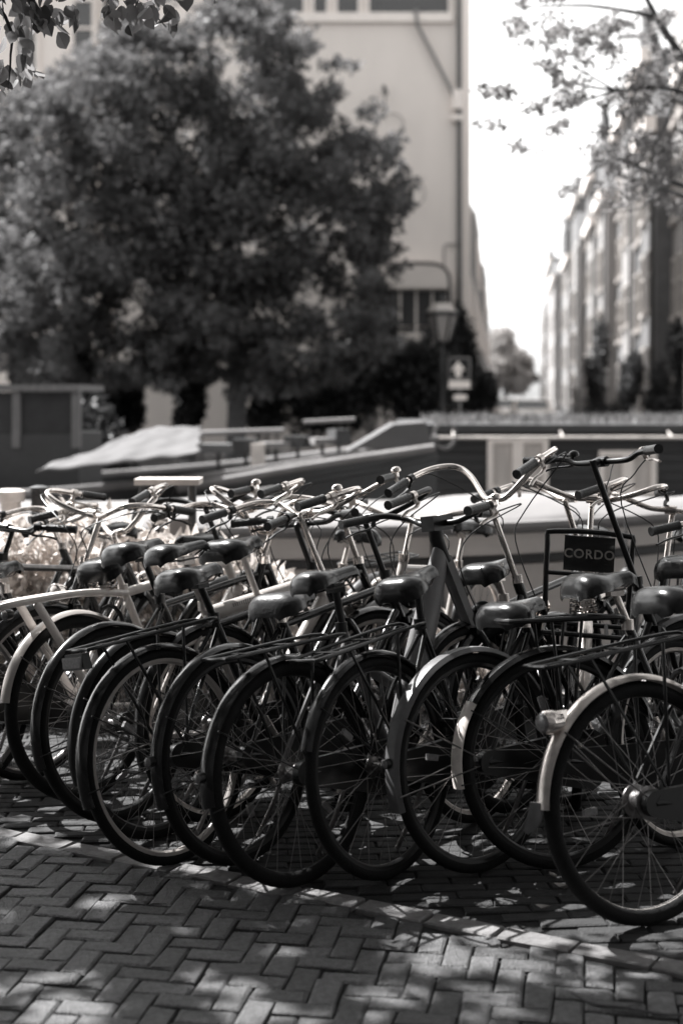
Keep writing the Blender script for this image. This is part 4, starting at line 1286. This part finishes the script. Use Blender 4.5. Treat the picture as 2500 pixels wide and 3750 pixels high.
for i, (w, h, m_) in enumerate(specs):
    far = street_pt(ROFF + (0, 0.3, -0.2, 0.1)[i % 4], Y + w)
    building('street_house', '%s house in the sunlit right-hand row, %s from the canal' % (walln[m_], ords[i]), far, TH + math.pi, w - 0.02, h, 7, M_ROW[m_], 2 + i % 2, 4, win=(0.95 + 0.1 * (i % 3), 1.7 + 0.15 * (i % 4)), z0=0.7 + 0.2 * (i % 3), pitch=2.75 + 0.13 * (i % 5), roof=('flat', 'gable', 'pitched', 'gable')[i % 4], cornice=i % 3 != 1, frame_m=M_ROWF, group='houses on the right of the side street')
    Y += w
Y = 50.0
for i, w in enumerate([8, 7, 9, 8, 10, 12, 14]):
    near = street_pt(LOFF, Y)
    building('street_house', 'shaded house on the left of the street, %s behind the corner building' % ords[i], (near[0], near[1], 0), TH, w - 0.02, 8.6 + (i % 3) * 0.7, 7, M_BRK[i % 3], 3, 3, win=(1.0, 1.8), group='houses on the left of the side street', cornice=False, door=False)
    Y += w
# the houses of the near side, behind the camera: they keep the sky off this side of the row
for i, (x, w, h, lab) in enumerate([(-9.0, 7.5, 13, 'brick house behind the photographer, left of the middle'), (-1.0, 8.0, 14, 'brick house straight behind the photographer'), (7.0, 8.0, 12.5, 'brick house behind the photographer, towards the right'), (15.5, 8.5, 13.5, 'last brick house behind the photographer on the right'), (-17.5, 8.5, 13.5, 'last brick house behind the photographer on the left')]):
    building('canal_house', lab, (x + w / 2, -6.0, 0), math.pi, w, h, 8, M_BRK[0], 3, 4, win=(1.1, 2.0), pitch=3.2, frame_m=M_DARKST, cornice=False, group='houses behind the photographer')
# ------------------------------------------------------------------ street lamp and sign
LY = 33.0
lp = P(1617, 1450, LY)
lamp = empty('street_lamp', (lp.x, LY, 0))
zz = lambda py: P(0, py, LY).z
M_IRON = mat('black cast iron', 0.02, rough=0.5, var=0.3, scale=8)
MB().lathe([(0.17, 0), (0.17, 0.5), (0.12, 0.6), (0.085, 0.9), (0.06, zz(1290) - 0.5), (0.085, zz(1290) - 0.45), (0.05, zz(1290) - 0.3), (0.045, zz(1265)), (0.09, zz(1258)), (0.09, zz(1250))], 14).build('post', M_IRON, lamp)
zt, zl_ = zz(1150), zz(1248)
def hexr(r_, z, n=6, ph=0.0):
    return [(r_ * math.cos(2 * math.pi * k / n + ph), r_ * math.sin(2 * math.pi * k / n + ph), z) for k in range(n)]
g = MB(); g.v = hexr(0.17, zl_) + hexr(0.36, zt); g.f = [(k, (k + 1) % 6, 6 + (k + 1) % 6, 6 + k) for k in range(6)] + [(5, 4, 3, 2, 1, 0)]
g.build('lantern_glass', mat('frosted lantern glass', 0.3, rough=0.3, var=0.1, scale=3), lamp, smooth=False)
c = MB()
for a_, b_ in zip(hexr(0.175, zl_), hexr(0.368, zt)):
    c.tube([a_, b_], 0.03, 5)
c.tube(hexr(0.375, zt + 0.01), 0.05, 6, closed=True)
c.build('lantern_frame', M_IRON, lamp)
cr = MB(); cr.v = hexr(0.34, zt + 0.03) + hexr(0.24, zz(1112)) + hexr(0.05, zz(1108)); cr.f = [(k, (k + 1) % 6, 6 + (k + 1) % 6, 6 + k) for k in range(6)] + [(6 + k, 6 + (k + 1) % 6, 12 + (k + 1) % 6, 12 + k) for k in range(6)] + [tuple(range(12, 18))]
cr.build('lantern_crown', M_LENS, lamp, smooth=False)
MB().lathe([(0.03, zz(1112)), (0.09, zz(1108)), (0.1, zz(1095)), (0.06, zz(1086)), (0.015, zz(1080)), (0.01, zz(1062))], 10).build('finial', M_IRON, lamp)
tag(lamp, 'old black street lamp with a six-sided lantern by the shopfront', 'street lamp')

SYD = 31.5
sp = P(1683, 1450, SYD)
sg = empty('traffic_sign', (sp.x, SYD, 0))
sx_ = lambda px: P(px, 0, SYD).x - sp.x
sz_ = lambda py: P(0, py, SYD).z
MB().tube([(0, 0.03, 0), (0, 0.03, sz_(1305))], 0.028, 8).build('post', M_PIPE, sg)
M_SIGN = mat('dark sign face', 0.02, rough=0.6, spec=0.2)
M_SIGNW = mat('white sign print', 0.85, rough=0.45, var=0.05)
MB().bbox(sx_(1640), sx_(1722), -0.015, 0.0, sz_(1392), sz_(1308)).build('sign_board', M_PIPE, sg, smooth=False)
MB().bbox(sx_(1645), sx_(1716), -0.020, -0.0155, sz_(1386), sz_(1314)).build('sign_face', M_SIGN, sg, smooth=False)
MB().extr([(sx_(x), sz_(y)) for x, y in ((1676, 1322), (1702, 1356), (1687, 1356), (1687, 1380), (1666, 1380), (1666, 1356), (1651, 1356))], -0.0255, -0.021).build('arrow', M_SIGNW, sg, smooth=False)
MB().bbox(sx_(1642), sx_(1720), -0.018, 0.0, sz_(1422), sz_(1394)).build('sub_plate', M_SIGNW, sg, smooth=False)
MB().bbox(sx_(1660), sx_(1708), -0.018, 0.0, sz_(1464), sz_(1446)).build('small_plate', M_SIGNW, sg, smooth=False)
tag(sg, 'square sign with a white upward arrow and two plates below', 'traffic sign')

# ------------------------------------------------------------------ cars in the side street
def car(label, x, y, rz, paint, van=False):
    o = empty('parked_car', (x, y, 0), rz)
    hgt = 1.95 if van else 1.42
    prof = [(-2.1, 0.35), (-2.15, 0.75), (-1.95, 0.95), (-1.5, 1.0), (-1.05, hgt - 0.03), (-0.4, hgt), (0.9, hgt - 0.04), (1.55, 1.05 if not van else 1.5), (1.95, 0.95), (2.1, 0.7), (2.08, 0.35)]
    n = len(prof)
    b = MB()
    for yy, k in ((-0.86, 0.0), (-0.80, 1.0), (0.80, 1.0), (0.86, 0.0)):
        for px_, pz in prof:
            in_ = 0.0
            b.v.append((px_ * (1 if k else 0.985), yy * (0.82 if pz > 1.1 else 1.0), pz - (0.0 if k else 0.03)))
    for r_ in range(3):
        for i in range(n):
            j = (i + 1) % n
            b.f.append((r_ * n + i, r_ * n + j, (r_ + 1) * n + j, (r_ + 1) * n + i))
    b.f.append(tuple(range(n))); b.f.append(tuple(3 * n + i for i in reversed(range(n))))
    b.build('body', paint, o)
    MB().add([(-1.52, -0.62, 1.02), (-1.52, 0.62, 1.02), (-1.09, 0.58, hgt - 0.07), (-1.09, -0.58, hgt - 0.07)], [(0, 1, 2, 3)]).apply(Matrix.Translation((-0.012, 0, 0.012))).build('rear_window', M_PANE, o, smooth=False)
    for s_ in (-1, 1):
        MB().extr([(-0.95, 1.0), (1.35, 1.0), (0.85, hgt - 0.1), (-0.75, hgt - 0.1)], s_ * 0.72, s_ * 0.80).build('side_window', M_PANE, o, smooth=False)
        MB().box((-2.12, s_ * 0.66, 0.78), (0.06, 0.2, 0.16)).build('tail_light', M_REFL, o, smooth=False)
        for xx in (-1.3, 1.3):
            w_ = MB().lathe([(0.2, -0.1), (0.32, -0.09), (0.32, 0.09), (0.2, 0.1)], 18, axis='y', o=(xx, s_ * 0.78, 0.32)).build('wheel', M_RUBBER, o)
            MB().lathe([(0.02, -0.105), (0.2, -0.1), (0.2, 0.1), (0.02, 0.105)], 14, axis='y', o=(xx, s_ * 0.785, 0.32)).build('rim', M_ALU, w_)
    tag(o, label, 'car')
M_CARW = mat('white car paint', 0.7, rough=0.2, var=0.03, coat=0.6)
M_CARS = mat('silver car paint', 0.5, rough=0.25, metal=0.5, var=0.03, coat=0.6)
M_CARD = mat('dark car paint', 0.04, rough=0.2, var=0.1, coat=0.6)
cd = TH
p_ = P(1945, 0, 58); car('white car parked on the right of the side street', p_.x, 58, cd, M_CARW)
p_ = P(1855, 0, 66); car('silver car further down the side street', p_.x, 66, cd, M_CARS)
p_ = P(1905, 0, 80); car('dark car far down the side street', p_.x, 80, cd, M_CARD)

# ------------------------------------------------------------------ trees
def tree(name, label, base, trunk_pts, limbs, blobs, n, size, leafm, r0=0.2, shell=0.5, aspect=0.6, group=None, flat=0.4, gaps=None):
    o = empty(name, base)
    off = Vector(base)
    b = MB().tube([Vector(p) - off for p in trunk_pts], [r0 * (1 - 0.5 * i / (len(trunk_pts) - 1)) for i in range(len(trunk_pts))], 10, sub=3)
    b.build('trunk', M_BARK, o)
    if limbs:
        b = MB()
        for l in limbs:
            pts, r_ = l[:-1], l[-1]
            b.tube([Vector(p) - off for p in pts], [r_ * (1 - 0.75 * i / (len(pts) - 1)) for i in range(len(pts))], 6, sub=3)
        b.build('limbs', M_BARK, o)
    pts = blob_points(n, blobs, shell)
    if gaps is not None:                      # openings in the crown through which the sun reaches the paving
        gx = pts[:, 0] - SUN.x / SUN.z * pts[:, 2]
        gy = pts[:, 1] - SUN.y / SUN.z * pts[:, 2]
        keep = np.ones(len(pts), bool)
        for ax_, ay_, r_ in gaps:
            ang_ = np.arctan2(gy - ay_, gx - ax_)
            keep &= np.hypot(gx - ax_, gy - ay_) > r_ * (1 + 0.3 * np.sin(3 * ang_ + ax_ * 9) + 0.2 * np.sin(5 * ang_ + ay_ * 7))
        pts = pts[keep]
    pts = pts - np.array(base)
    link('crown', leaves_mesh('crown', pts, size, leafm, flat=flat, aspect=aspect), o)
    tag(o, label, 'tree', group)
    return o
M_LEAFD = leaf_mat('dark tree leaf', 0.12, trans=0.55, var=0.45)
M_LEAFM = leaf_mat('mid tree leaf', 0.09, trans=0.4, var=0.4)
M_LEAFP = leaf_mat('pale far leaf', 0.3, trans=0.5, var=0.3)  # distance haze is put into this leaf colour
TY = 32.0
def Pb(px, py, D, rx, ry, rz):
    p = P(px, py, D); s_ = D / FPX
    return (p.x, p.y, p.z, rx * s_, ry, rz * s_)
cl = [(520, 420, 270, 300), (250, 560, 240, 260), (760, 300, 260, 260), (1000, 640, 260, 300), (1200, 420, 160, 180), (1230, 690, 230, 200), (1310, 860, 170, 170), (700, 760, 330, 330), (330, 900, 330, 280), (1000, 1020, 330, 270), (1400, 730, 110, 110), (640, 1120, 360, 230), (1180, 1180, 250, 200), (300, 1200, 260, 170), (880, 100, 210, 180), (1020, 300, 190, 170), (640, 120, 190, 150), (450, 230, 160, 140), (1350, 1010, 110, 130), (1480, 720, 60, 60), (1440, 560, 40, 60), (120, 420, 160, 120), (120, 700, 170, 200), (100, 1000, 200, 220), (560, 900, 300, 300), (860, 500, 260, 260), (900, 850, 280, 280), (480, 1280, 240, 120), (760, 1330, 180, 110), (1060, 1300, 220, 130), (1000, 130, 130, 150), (200, 1330, 200, 90), (560, 1330, 200, 90), (960, 1390, 160, 80), (40, 1250, 130, 130), (180, 330, 150, 130), (330, 300, 150, 150), (620, 560, 240, 240), (420, 720, 220, 220), (250, 1080, 200, 160), (840, 1180, 240, 180)]
blobs = []
for px, py, rx, rz in cl:
    for _ in range(18):
        a, q = random.uniform(0, 6.28), random.uniform(0.05, 1.05)
        blobs.append(Pb(px + rx * q * math.cos(a), py + rz * q * math.sin(a), TY + random.uniform(-2.2, 2.2), rx * random.uniform(0.16, 0.46), random.uniform(0.5, 1.0), rz * random.uniform(0.14, 0.42)))
for _ in range(90):                            # loose sprays that fray the outline
    px, py, rx, rz = random.choice(cl)
    a = random.uniform(0, 6.28)
    q = random.uniform(1.0, 1.28)
    blobs.append(Pb(px + rx * q * math.cos(a), py + rz * q * math.sin(a), TY + random.uniform(-2.0, 2.0), random.uniform(18, 46), 0.4, random.uniform(12, 34)))
tb = P(862, 1450, TY)
tp_ = lambda px, py, y=TY: tuple(P(px, py, y))
tree('canal_tree', 'big dark leafy tree on the far quay filling the upper left', (tb.x, TY, 0), [(tb.x, TY, 0), tp_(868, 1400), tp_(850, 1150), tp_(830, 850), tp_(780, 500)],
     [(tp_(850, 1150), tp_(1000, 950), tp_(1250, 750), 0.12), (tp_(845, 1050), tp_(700, 800), tp_(480, 500), 0.12), (tp_(835, 900), tp_(950, 600), tp_(1000, 300), 0.1), (tp_(850, 1200), tp_(600, 1050), tp_(300, 900), 0.1), (tp_(800, 600), tp_(780, 300), tp_(760, 60), 0.09)],
     blobs, 105000, 0.15, M_LEAFD, r0=0.24, shell=0.55)
blobs = []
for px, py, rx, rz in [(60, 560, 150, 120), (30, 800, 150, 180), (-100, 1050, 200, 200), (80, 1180, 140, 100), (-250, 700, 200, 300)]:
    for _ in range(6):
        a, q = random.uniform(0, 6.28), random.uniform(0.2, 0.9)
        blobs.append(Pb(px + rx * q * math.cos(a), py + rz * q * math.sin(a), 34 + random.uniform(-1.5, 1.5), rx * random.uniform(0.25, 0.5), 0.8, rz * random.uniform(0.25, 0.5)))
tree('canal_tree', 'dark tree partly cut off by the left edge, behind the wheelhouse', (P(-120, 0, 34).x, 34, 0), [(P(-120, 0, 34).x, 34, 0), tp_(-120, 1200, 34), tp_(-90, 800, 34)], [(tp_(-120, 1200, 34), tp_(0, 950, 34), tp_(80, 600, 34), 0.1)], blobs, 12000, 0.2, M_LEAFD, shell=0.42)
# dark shrubs in front of the shopfront
M_SH = leaf_mat('dark bush leaf', 0.022, trans=0.15, var=0.4)  # one very dark leaf colour for all these bushes
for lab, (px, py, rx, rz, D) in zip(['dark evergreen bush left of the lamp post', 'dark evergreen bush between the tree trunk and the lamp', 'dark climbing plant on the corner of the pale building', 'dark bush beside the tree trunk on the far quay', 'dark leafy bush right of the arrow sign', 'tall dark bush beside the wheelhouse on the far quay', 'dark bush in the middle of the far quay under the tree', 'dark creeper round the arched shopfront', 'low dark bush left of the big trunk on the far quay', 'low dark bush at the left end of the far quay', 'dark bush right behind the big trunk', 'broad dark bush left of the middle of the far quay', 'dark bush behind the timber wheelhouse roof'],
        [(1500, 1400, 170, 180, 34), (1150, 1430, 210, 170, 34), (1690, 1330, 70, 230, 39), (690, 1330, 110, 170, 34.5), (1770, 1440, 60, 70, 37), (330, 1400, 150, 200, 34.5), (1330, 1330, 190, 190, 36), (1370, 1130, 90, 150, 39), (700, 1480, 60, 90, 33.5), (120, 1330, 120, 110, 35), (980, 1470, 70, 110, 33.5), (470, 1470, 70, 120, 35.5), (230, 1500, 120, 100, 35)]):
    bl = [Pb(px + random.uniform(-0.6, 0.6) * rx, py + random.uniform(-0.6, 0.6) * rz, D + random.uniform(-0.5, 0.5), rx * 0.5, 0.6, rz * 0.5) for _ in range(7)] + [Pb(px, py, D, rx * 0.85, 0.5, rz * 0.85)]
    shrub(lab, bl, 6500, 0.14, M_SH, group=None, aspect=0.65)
# greenery down the street
for i, (px, D, hgt, w) in enumerate([(2190, 55, 4.2, 0.5), (2300, 47, 2.6, 0.5), (2475, 40, 3.4, 0.5), (2420, 42, 1.8, 0.5)]):
    p = P(px, 0, D)
    where = ['third from the canal', 'second from the canal', 'nearest the canal and tallest', 'low and next to the tallest'][i]
    bl = [(p.x + random.gauss(0, w * 0.3), D + random.gauss(0, 0.6), hgt * random.uniform(0.15, 0.95), w * 0.5, 0.7, hgt * 0.2) for _ in range(9)]
    shrub('dark facade climber on the right of the street, ' + where, bl, 2600, 0.2, leaf_mat('climber leaf', 0.05, trans=0.3), group='climbers on the right of the street', name='climbing_plant', aspect=0.7)
bl = []
for px, py, r_ in [(1850, 1250, 60), (1800, 1330, 70), (1900, 1340, 70), (1850, 1400, 90), (1930, 1400, 50), (1780, 1420, 50)]:
    for _ in range(5):
        bl.append(Pb(px + random.uniform(-r_, r_) * 0.6, py + random.uniform(-r_, r_) * 0.6, 190 + random.uniform(-6, 6), r_ * 0.45, 3, r_ * 0.45))
tree('distant_tree', 'pale hazy tree closing the far end of the street', (P(1850, 0, 190).x, 190, 0), [(P(1850, 0, 190).x, 190, 0), tuple(P(1850, 1300, 190))], [], bl, 9000, 0.75, M_LEAFP, r0=0.4)

# near tree on the right, its branches hanging into the sky
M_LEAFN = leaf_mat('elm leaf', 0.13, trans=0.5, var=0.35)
M_LEAFR = leaf_mat('sunlit elm leaf', 0.19, trans=0.55, var=0.3)  # paler copy of the elm leaf: sunlight put into the colour
bl = []
twigs = []
D0 = 12.5
q_ = lambda px, py, D=D0: tuple(P(px, py, D))
limb = [(q_(2900, 900), q_(2700, 500), q_(2510, 230), q_(2400, 60), q_(2330, -80), 0.06), (q_(2700, 500), q_(2480, 330), q_(2250, 330), q_(2060, 300), 0.03), (q_(2400, 60), q_(2150, 20), q_(1900, 30), 0.022), (q_(2600, 700), q_(2430, 660), q_(2250, 580), q_(2080, 700), 0.026), (q_(2640, 800), q_(2500, 720), q_(2420, 690), 0.03), (q_(2250, 330), q_(2000, 420), q_(1820, 470), 0.012), (q_(2250, 330), q_(2050, 210), q_(1920, 90), 0.012), (q_(2510, 230), q_(2450, 420), q_(2380, 560), 0.02), (q_(2430, 660), q_(2350, 760), q_(2240, 780), 0.012)]
for px, py, rx, rz, cnt in [(2080, 60, 190, 70, 7), (1950, 120, 60, 60, 2), (2130, 210, 130, 70, 6), (2010, 280, 60, 40, 2), (1840, 340, 70, 22, 2), (2010, 420, 55, 60, 3), (1800, 460, 60, 22, 1), (1940, 540, 50, 25, 1), (2300, 90, 160, 90, 6), (2440, 250, 110, 130, 8), (2230, 540, 70, 60, 3), (2400, 480, 120, 150, 9), (2450, 650, 90, 120, 8), (2300, 620, 80, 60, 3), (2280, 720, 80, 40, 3), (2060, 690, 70, 25, 1), (2170, 340, 110, 50, 4), (2350, 360, 90, 80, 5)]:
    for _ in range(cnt * 2):
        bl.append(Pb(px + random.uniform(-1, 1) * rx, py + random.uniform(-1, 1) * rz, D0 + random.uniform(-0.5, 0.5), random.uniform(26, 70), 0.2, random.uniform(12, 34)))
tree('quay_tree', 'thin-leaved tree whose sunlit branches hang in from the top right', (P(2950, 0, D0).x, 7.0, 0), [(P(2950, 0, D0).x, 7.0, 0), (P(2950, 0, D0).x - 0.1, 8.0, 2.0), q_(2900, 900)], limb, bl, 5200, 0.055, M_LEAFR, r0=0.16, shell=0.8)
rs = random.Random(5)
ob = []
while len(ob) < 300:
    x, y, z = rs.uniform(-1.5, 6.5), rs.uniform(-3.0, 9.0), rs.uniform(4.8, 8.5)
    if z - 0.4 > EYE + 0.3 * max(y + 0.6, 0) + 0.3:
        ob.append((x, y, z, rs.uniform(0.35, 0.7), rs.uniform(0.35, 0.7), rs.uniform(0.2, 0.35)))
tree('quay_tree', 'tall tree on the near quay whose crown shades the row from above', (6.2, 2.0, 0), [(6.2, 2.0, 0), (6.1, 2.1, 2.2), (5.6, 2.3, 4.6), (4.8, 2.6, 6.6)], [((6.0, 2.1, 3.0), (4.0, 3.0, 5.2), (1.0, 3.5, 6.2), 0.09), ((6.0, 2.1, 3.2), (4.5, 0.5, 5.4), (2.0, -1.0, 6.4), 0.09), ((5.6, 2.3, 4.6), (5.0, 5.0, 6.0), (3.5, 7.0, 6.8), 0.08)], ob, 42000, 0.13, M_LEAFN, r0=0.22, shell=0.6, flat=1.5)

# near tree on the left: shades the row and hangs a twig into the top left corner
nb_ = (-6.6, 4.2, 0)
SZ = SUN.z
def shade_blob(gx, gy, z, rx, ry, rz):
    """a clump of the crown at height z that stands between the sun and the ground spot gx, gy"""
    k = z / SZ
    return (gx + SUN.x * k, gy + SUN.y * k, z, rx, ry, rz)
bl = []
rs = random.Random(11)
while len(bl) < 490:
    z = rs.uniform(3.3, 5.4)
    gx, gy = rs.uniform(-3.2, 2.9), rs.uniform(0.6, 5.9)
    rel = gy + 0.56 * gx                     # runs along the row of bicycles: dense over the paving, open over the bars
    if rel > 4.28 and not (5.5 < rel < 6.0 and rs.random() < 0.55):
        continue
    sb = shade_blob(gx, gy, z, rs.uniform(0.22, 0.45), rs.uniform(0.22, 0.4), rs.uniform(0.12, 0.25))
    if abs(sb[0]) < 0.25 * sb[1] + 0.75 and z - 0.42 < EYE + 0.285 * (sb[1] + 0.45):
        continue                              # keep the crown above the picture
    bl.append(sb)
gaps = []
for px, py, r_ in [(32, 3367, 50), (127, 3454, 28), (422, 3295, 50), (363, 3311, 28), (685, 3398, 34), (1020, 3378, 30), (1084, 3486, 26), (1626, 3502, 72), (1849, 3558, 32), (2295, 3582, 75), (2200, 3534, 26), (150, 3661, 130), (207, 3574, 60), (749, 3590, 62), (940, 3638, 62), (829, 3725, 66), (1148, 3736, 66), (1411, 3653, 85), (1801, 3677, 36), (1881, 3709, 38), (1490, 3379, 26), (1730, 3730, 26), (300, 3720, 90), (1180, 3090, 26), (1750, 3135, 22), (1080, 3060, 22), (1700, 2960, 22), (340, 2960, 26), (2300, 2990, 24)]:
    D = FPX * EYE / (py - 1450)
    gaps.append((P(px, py, D).x, D, r_ * 1.3 * D / FPX + 0.06))
lb = []
for _ in range(9):
    e = bl[rs.randrange(len(bl))]
    lb.append(((-6.5, 4.4, 3.2), ((-6.5 + e[0]) / 2, (4.4 + e[1]) / 2, (3.6 + e[2]) / 2 + 0.3), (e[0], e[1], e[2]), 0.07))
ctip = [tuple(P(px, py, D)) for px, py, D in ((-250, -300, 5.0), (60, -60, 5.2), (150, 60, 5.25))]
lb.append(((-6.5, 4.4, 3.4), (-4.2, 4.6, 4.1), (-2.6, 4.9, 3.7), ctip[0], ctip[1], ctip[2], 0.045))
lb.append((ctip[0], tuple(P(20, 60, 5.1)), tuple(P(40, 200, 5.15)), tuple(P(30, 330, 5.15)), 0.009))
lb.append((ctip[0], tuple(P(300, -70, 5.3)), tuple(P(520, 20, 5.35)), tuple(P(610, 100, 5.4)), 0.009))
lb.append((ctip[1], tuple(P(420, -40, 5.5)), tuple(P(700, -20, 5.6)), tuple(P(800, 10, 5.6)), 0.007))
t_ = tree('quay_tree', 'near tree whose translucent leaves hang into the top left corner', nb_, [nb_, (-6.6, 4.3, 1.6), (-6.5, 4.4, 3.4), (-6.3, 4.6, 5.0)], lb, bl, 82000, 0.095, M_LEAFN, r0=0.2, shell=0.6, flat=1.5, gaps=gaps)
cs = []
for px, py, rx, ry, cnt in [(60, 60, 110, 90, 16), (140, 130, 90, 90, 14), (40, 230, 60, 90, 9), (30, 340, 45, 50, 6), (110, 280, 40, 50, 5), (300, 30, 120, 70, 14), (420, 90, 90, 50, 9), (560, 70, 70, 60, 10), (600, 40, 60, 50, 7), (700, 0, 80, 20, 5), (790, 5, 40, 15, 3), (360, -40, 300, 60, 26), (200, 60, 80, 60, 8)]:
    for _ in range(int(cnt * 1.5)):
        cs.append(tuple(P(px + random.uniform(-1, 1) * rx, py + random.uniform(-1, 1) * ry - 50, random.uniform(5.0, 5.5)) - Vector(nb_)))
link('hanging_leaves', broad_leaves('hanging_leaves', cs, 0.072, leaf_mat('sun-toned elm leaf', 0.17, trans=0.55, var=0.7), (0.15, 0, -0.9)), t_)  # leaf colour raised and widely varied to look partly sunlit

# further trees of the same quay, out of the picture: they close the sky off to both sides and behind
M_LEAFQ = leaf_mat('quay tree leaf', 0.07, trans=0.4, var=0.4)
for lab, (x, y, z0_, z1_, rx, ry, cnt) in (('quay tree behind and left of the photographer', (-4.5, -1.2, 4.2, 8.0, 3.6, 2.6, 110)), ('quay tree far off to the left along the row', (-12.5, 3.5, 1.8, 8.5, 2.8, 3.4, 150)), ('quay tree far off to the right along the row', (13.0, 3.0, 1.8, 8.5, 2.8, 3.4, 150)), ('quay tree next along to the left, beside the lane', (-9.5, -1.8, 1.8, 8.0, 2.2, 2.2, 120))):
    qb = [(x + rs.uniform(-1, 1) * rx, y + rs.uniform(-1, 1) * ry, rs.uniform(z0_, z1_), rs.uniform(0.5, 0.9), rs.uniform(0.5, 0.9), rs.uniform(0.35, 0.6)) for _ in range(cnt)]
    tree('quay_tree', lab, (x, y, 0), [(x, y, 0), (x + 0.1, y, 2.0), (x, y + 0.1, z1_ - 1)], [((x, y, 2.5), (x + 1, y + 0.6, 4.5), (x + 1.8, y + 1.2, 6.5), 0.1), ((x, y, 2.5), (x - 1, y - 0.6, 4.5), (x - 1.8, y - 1.2, 6.5), 0.1)], qb, 11000, 0.24, M_LEAFQ, r0=0.22, shell=0.6, group='trees along the near quay', flat=1.0)
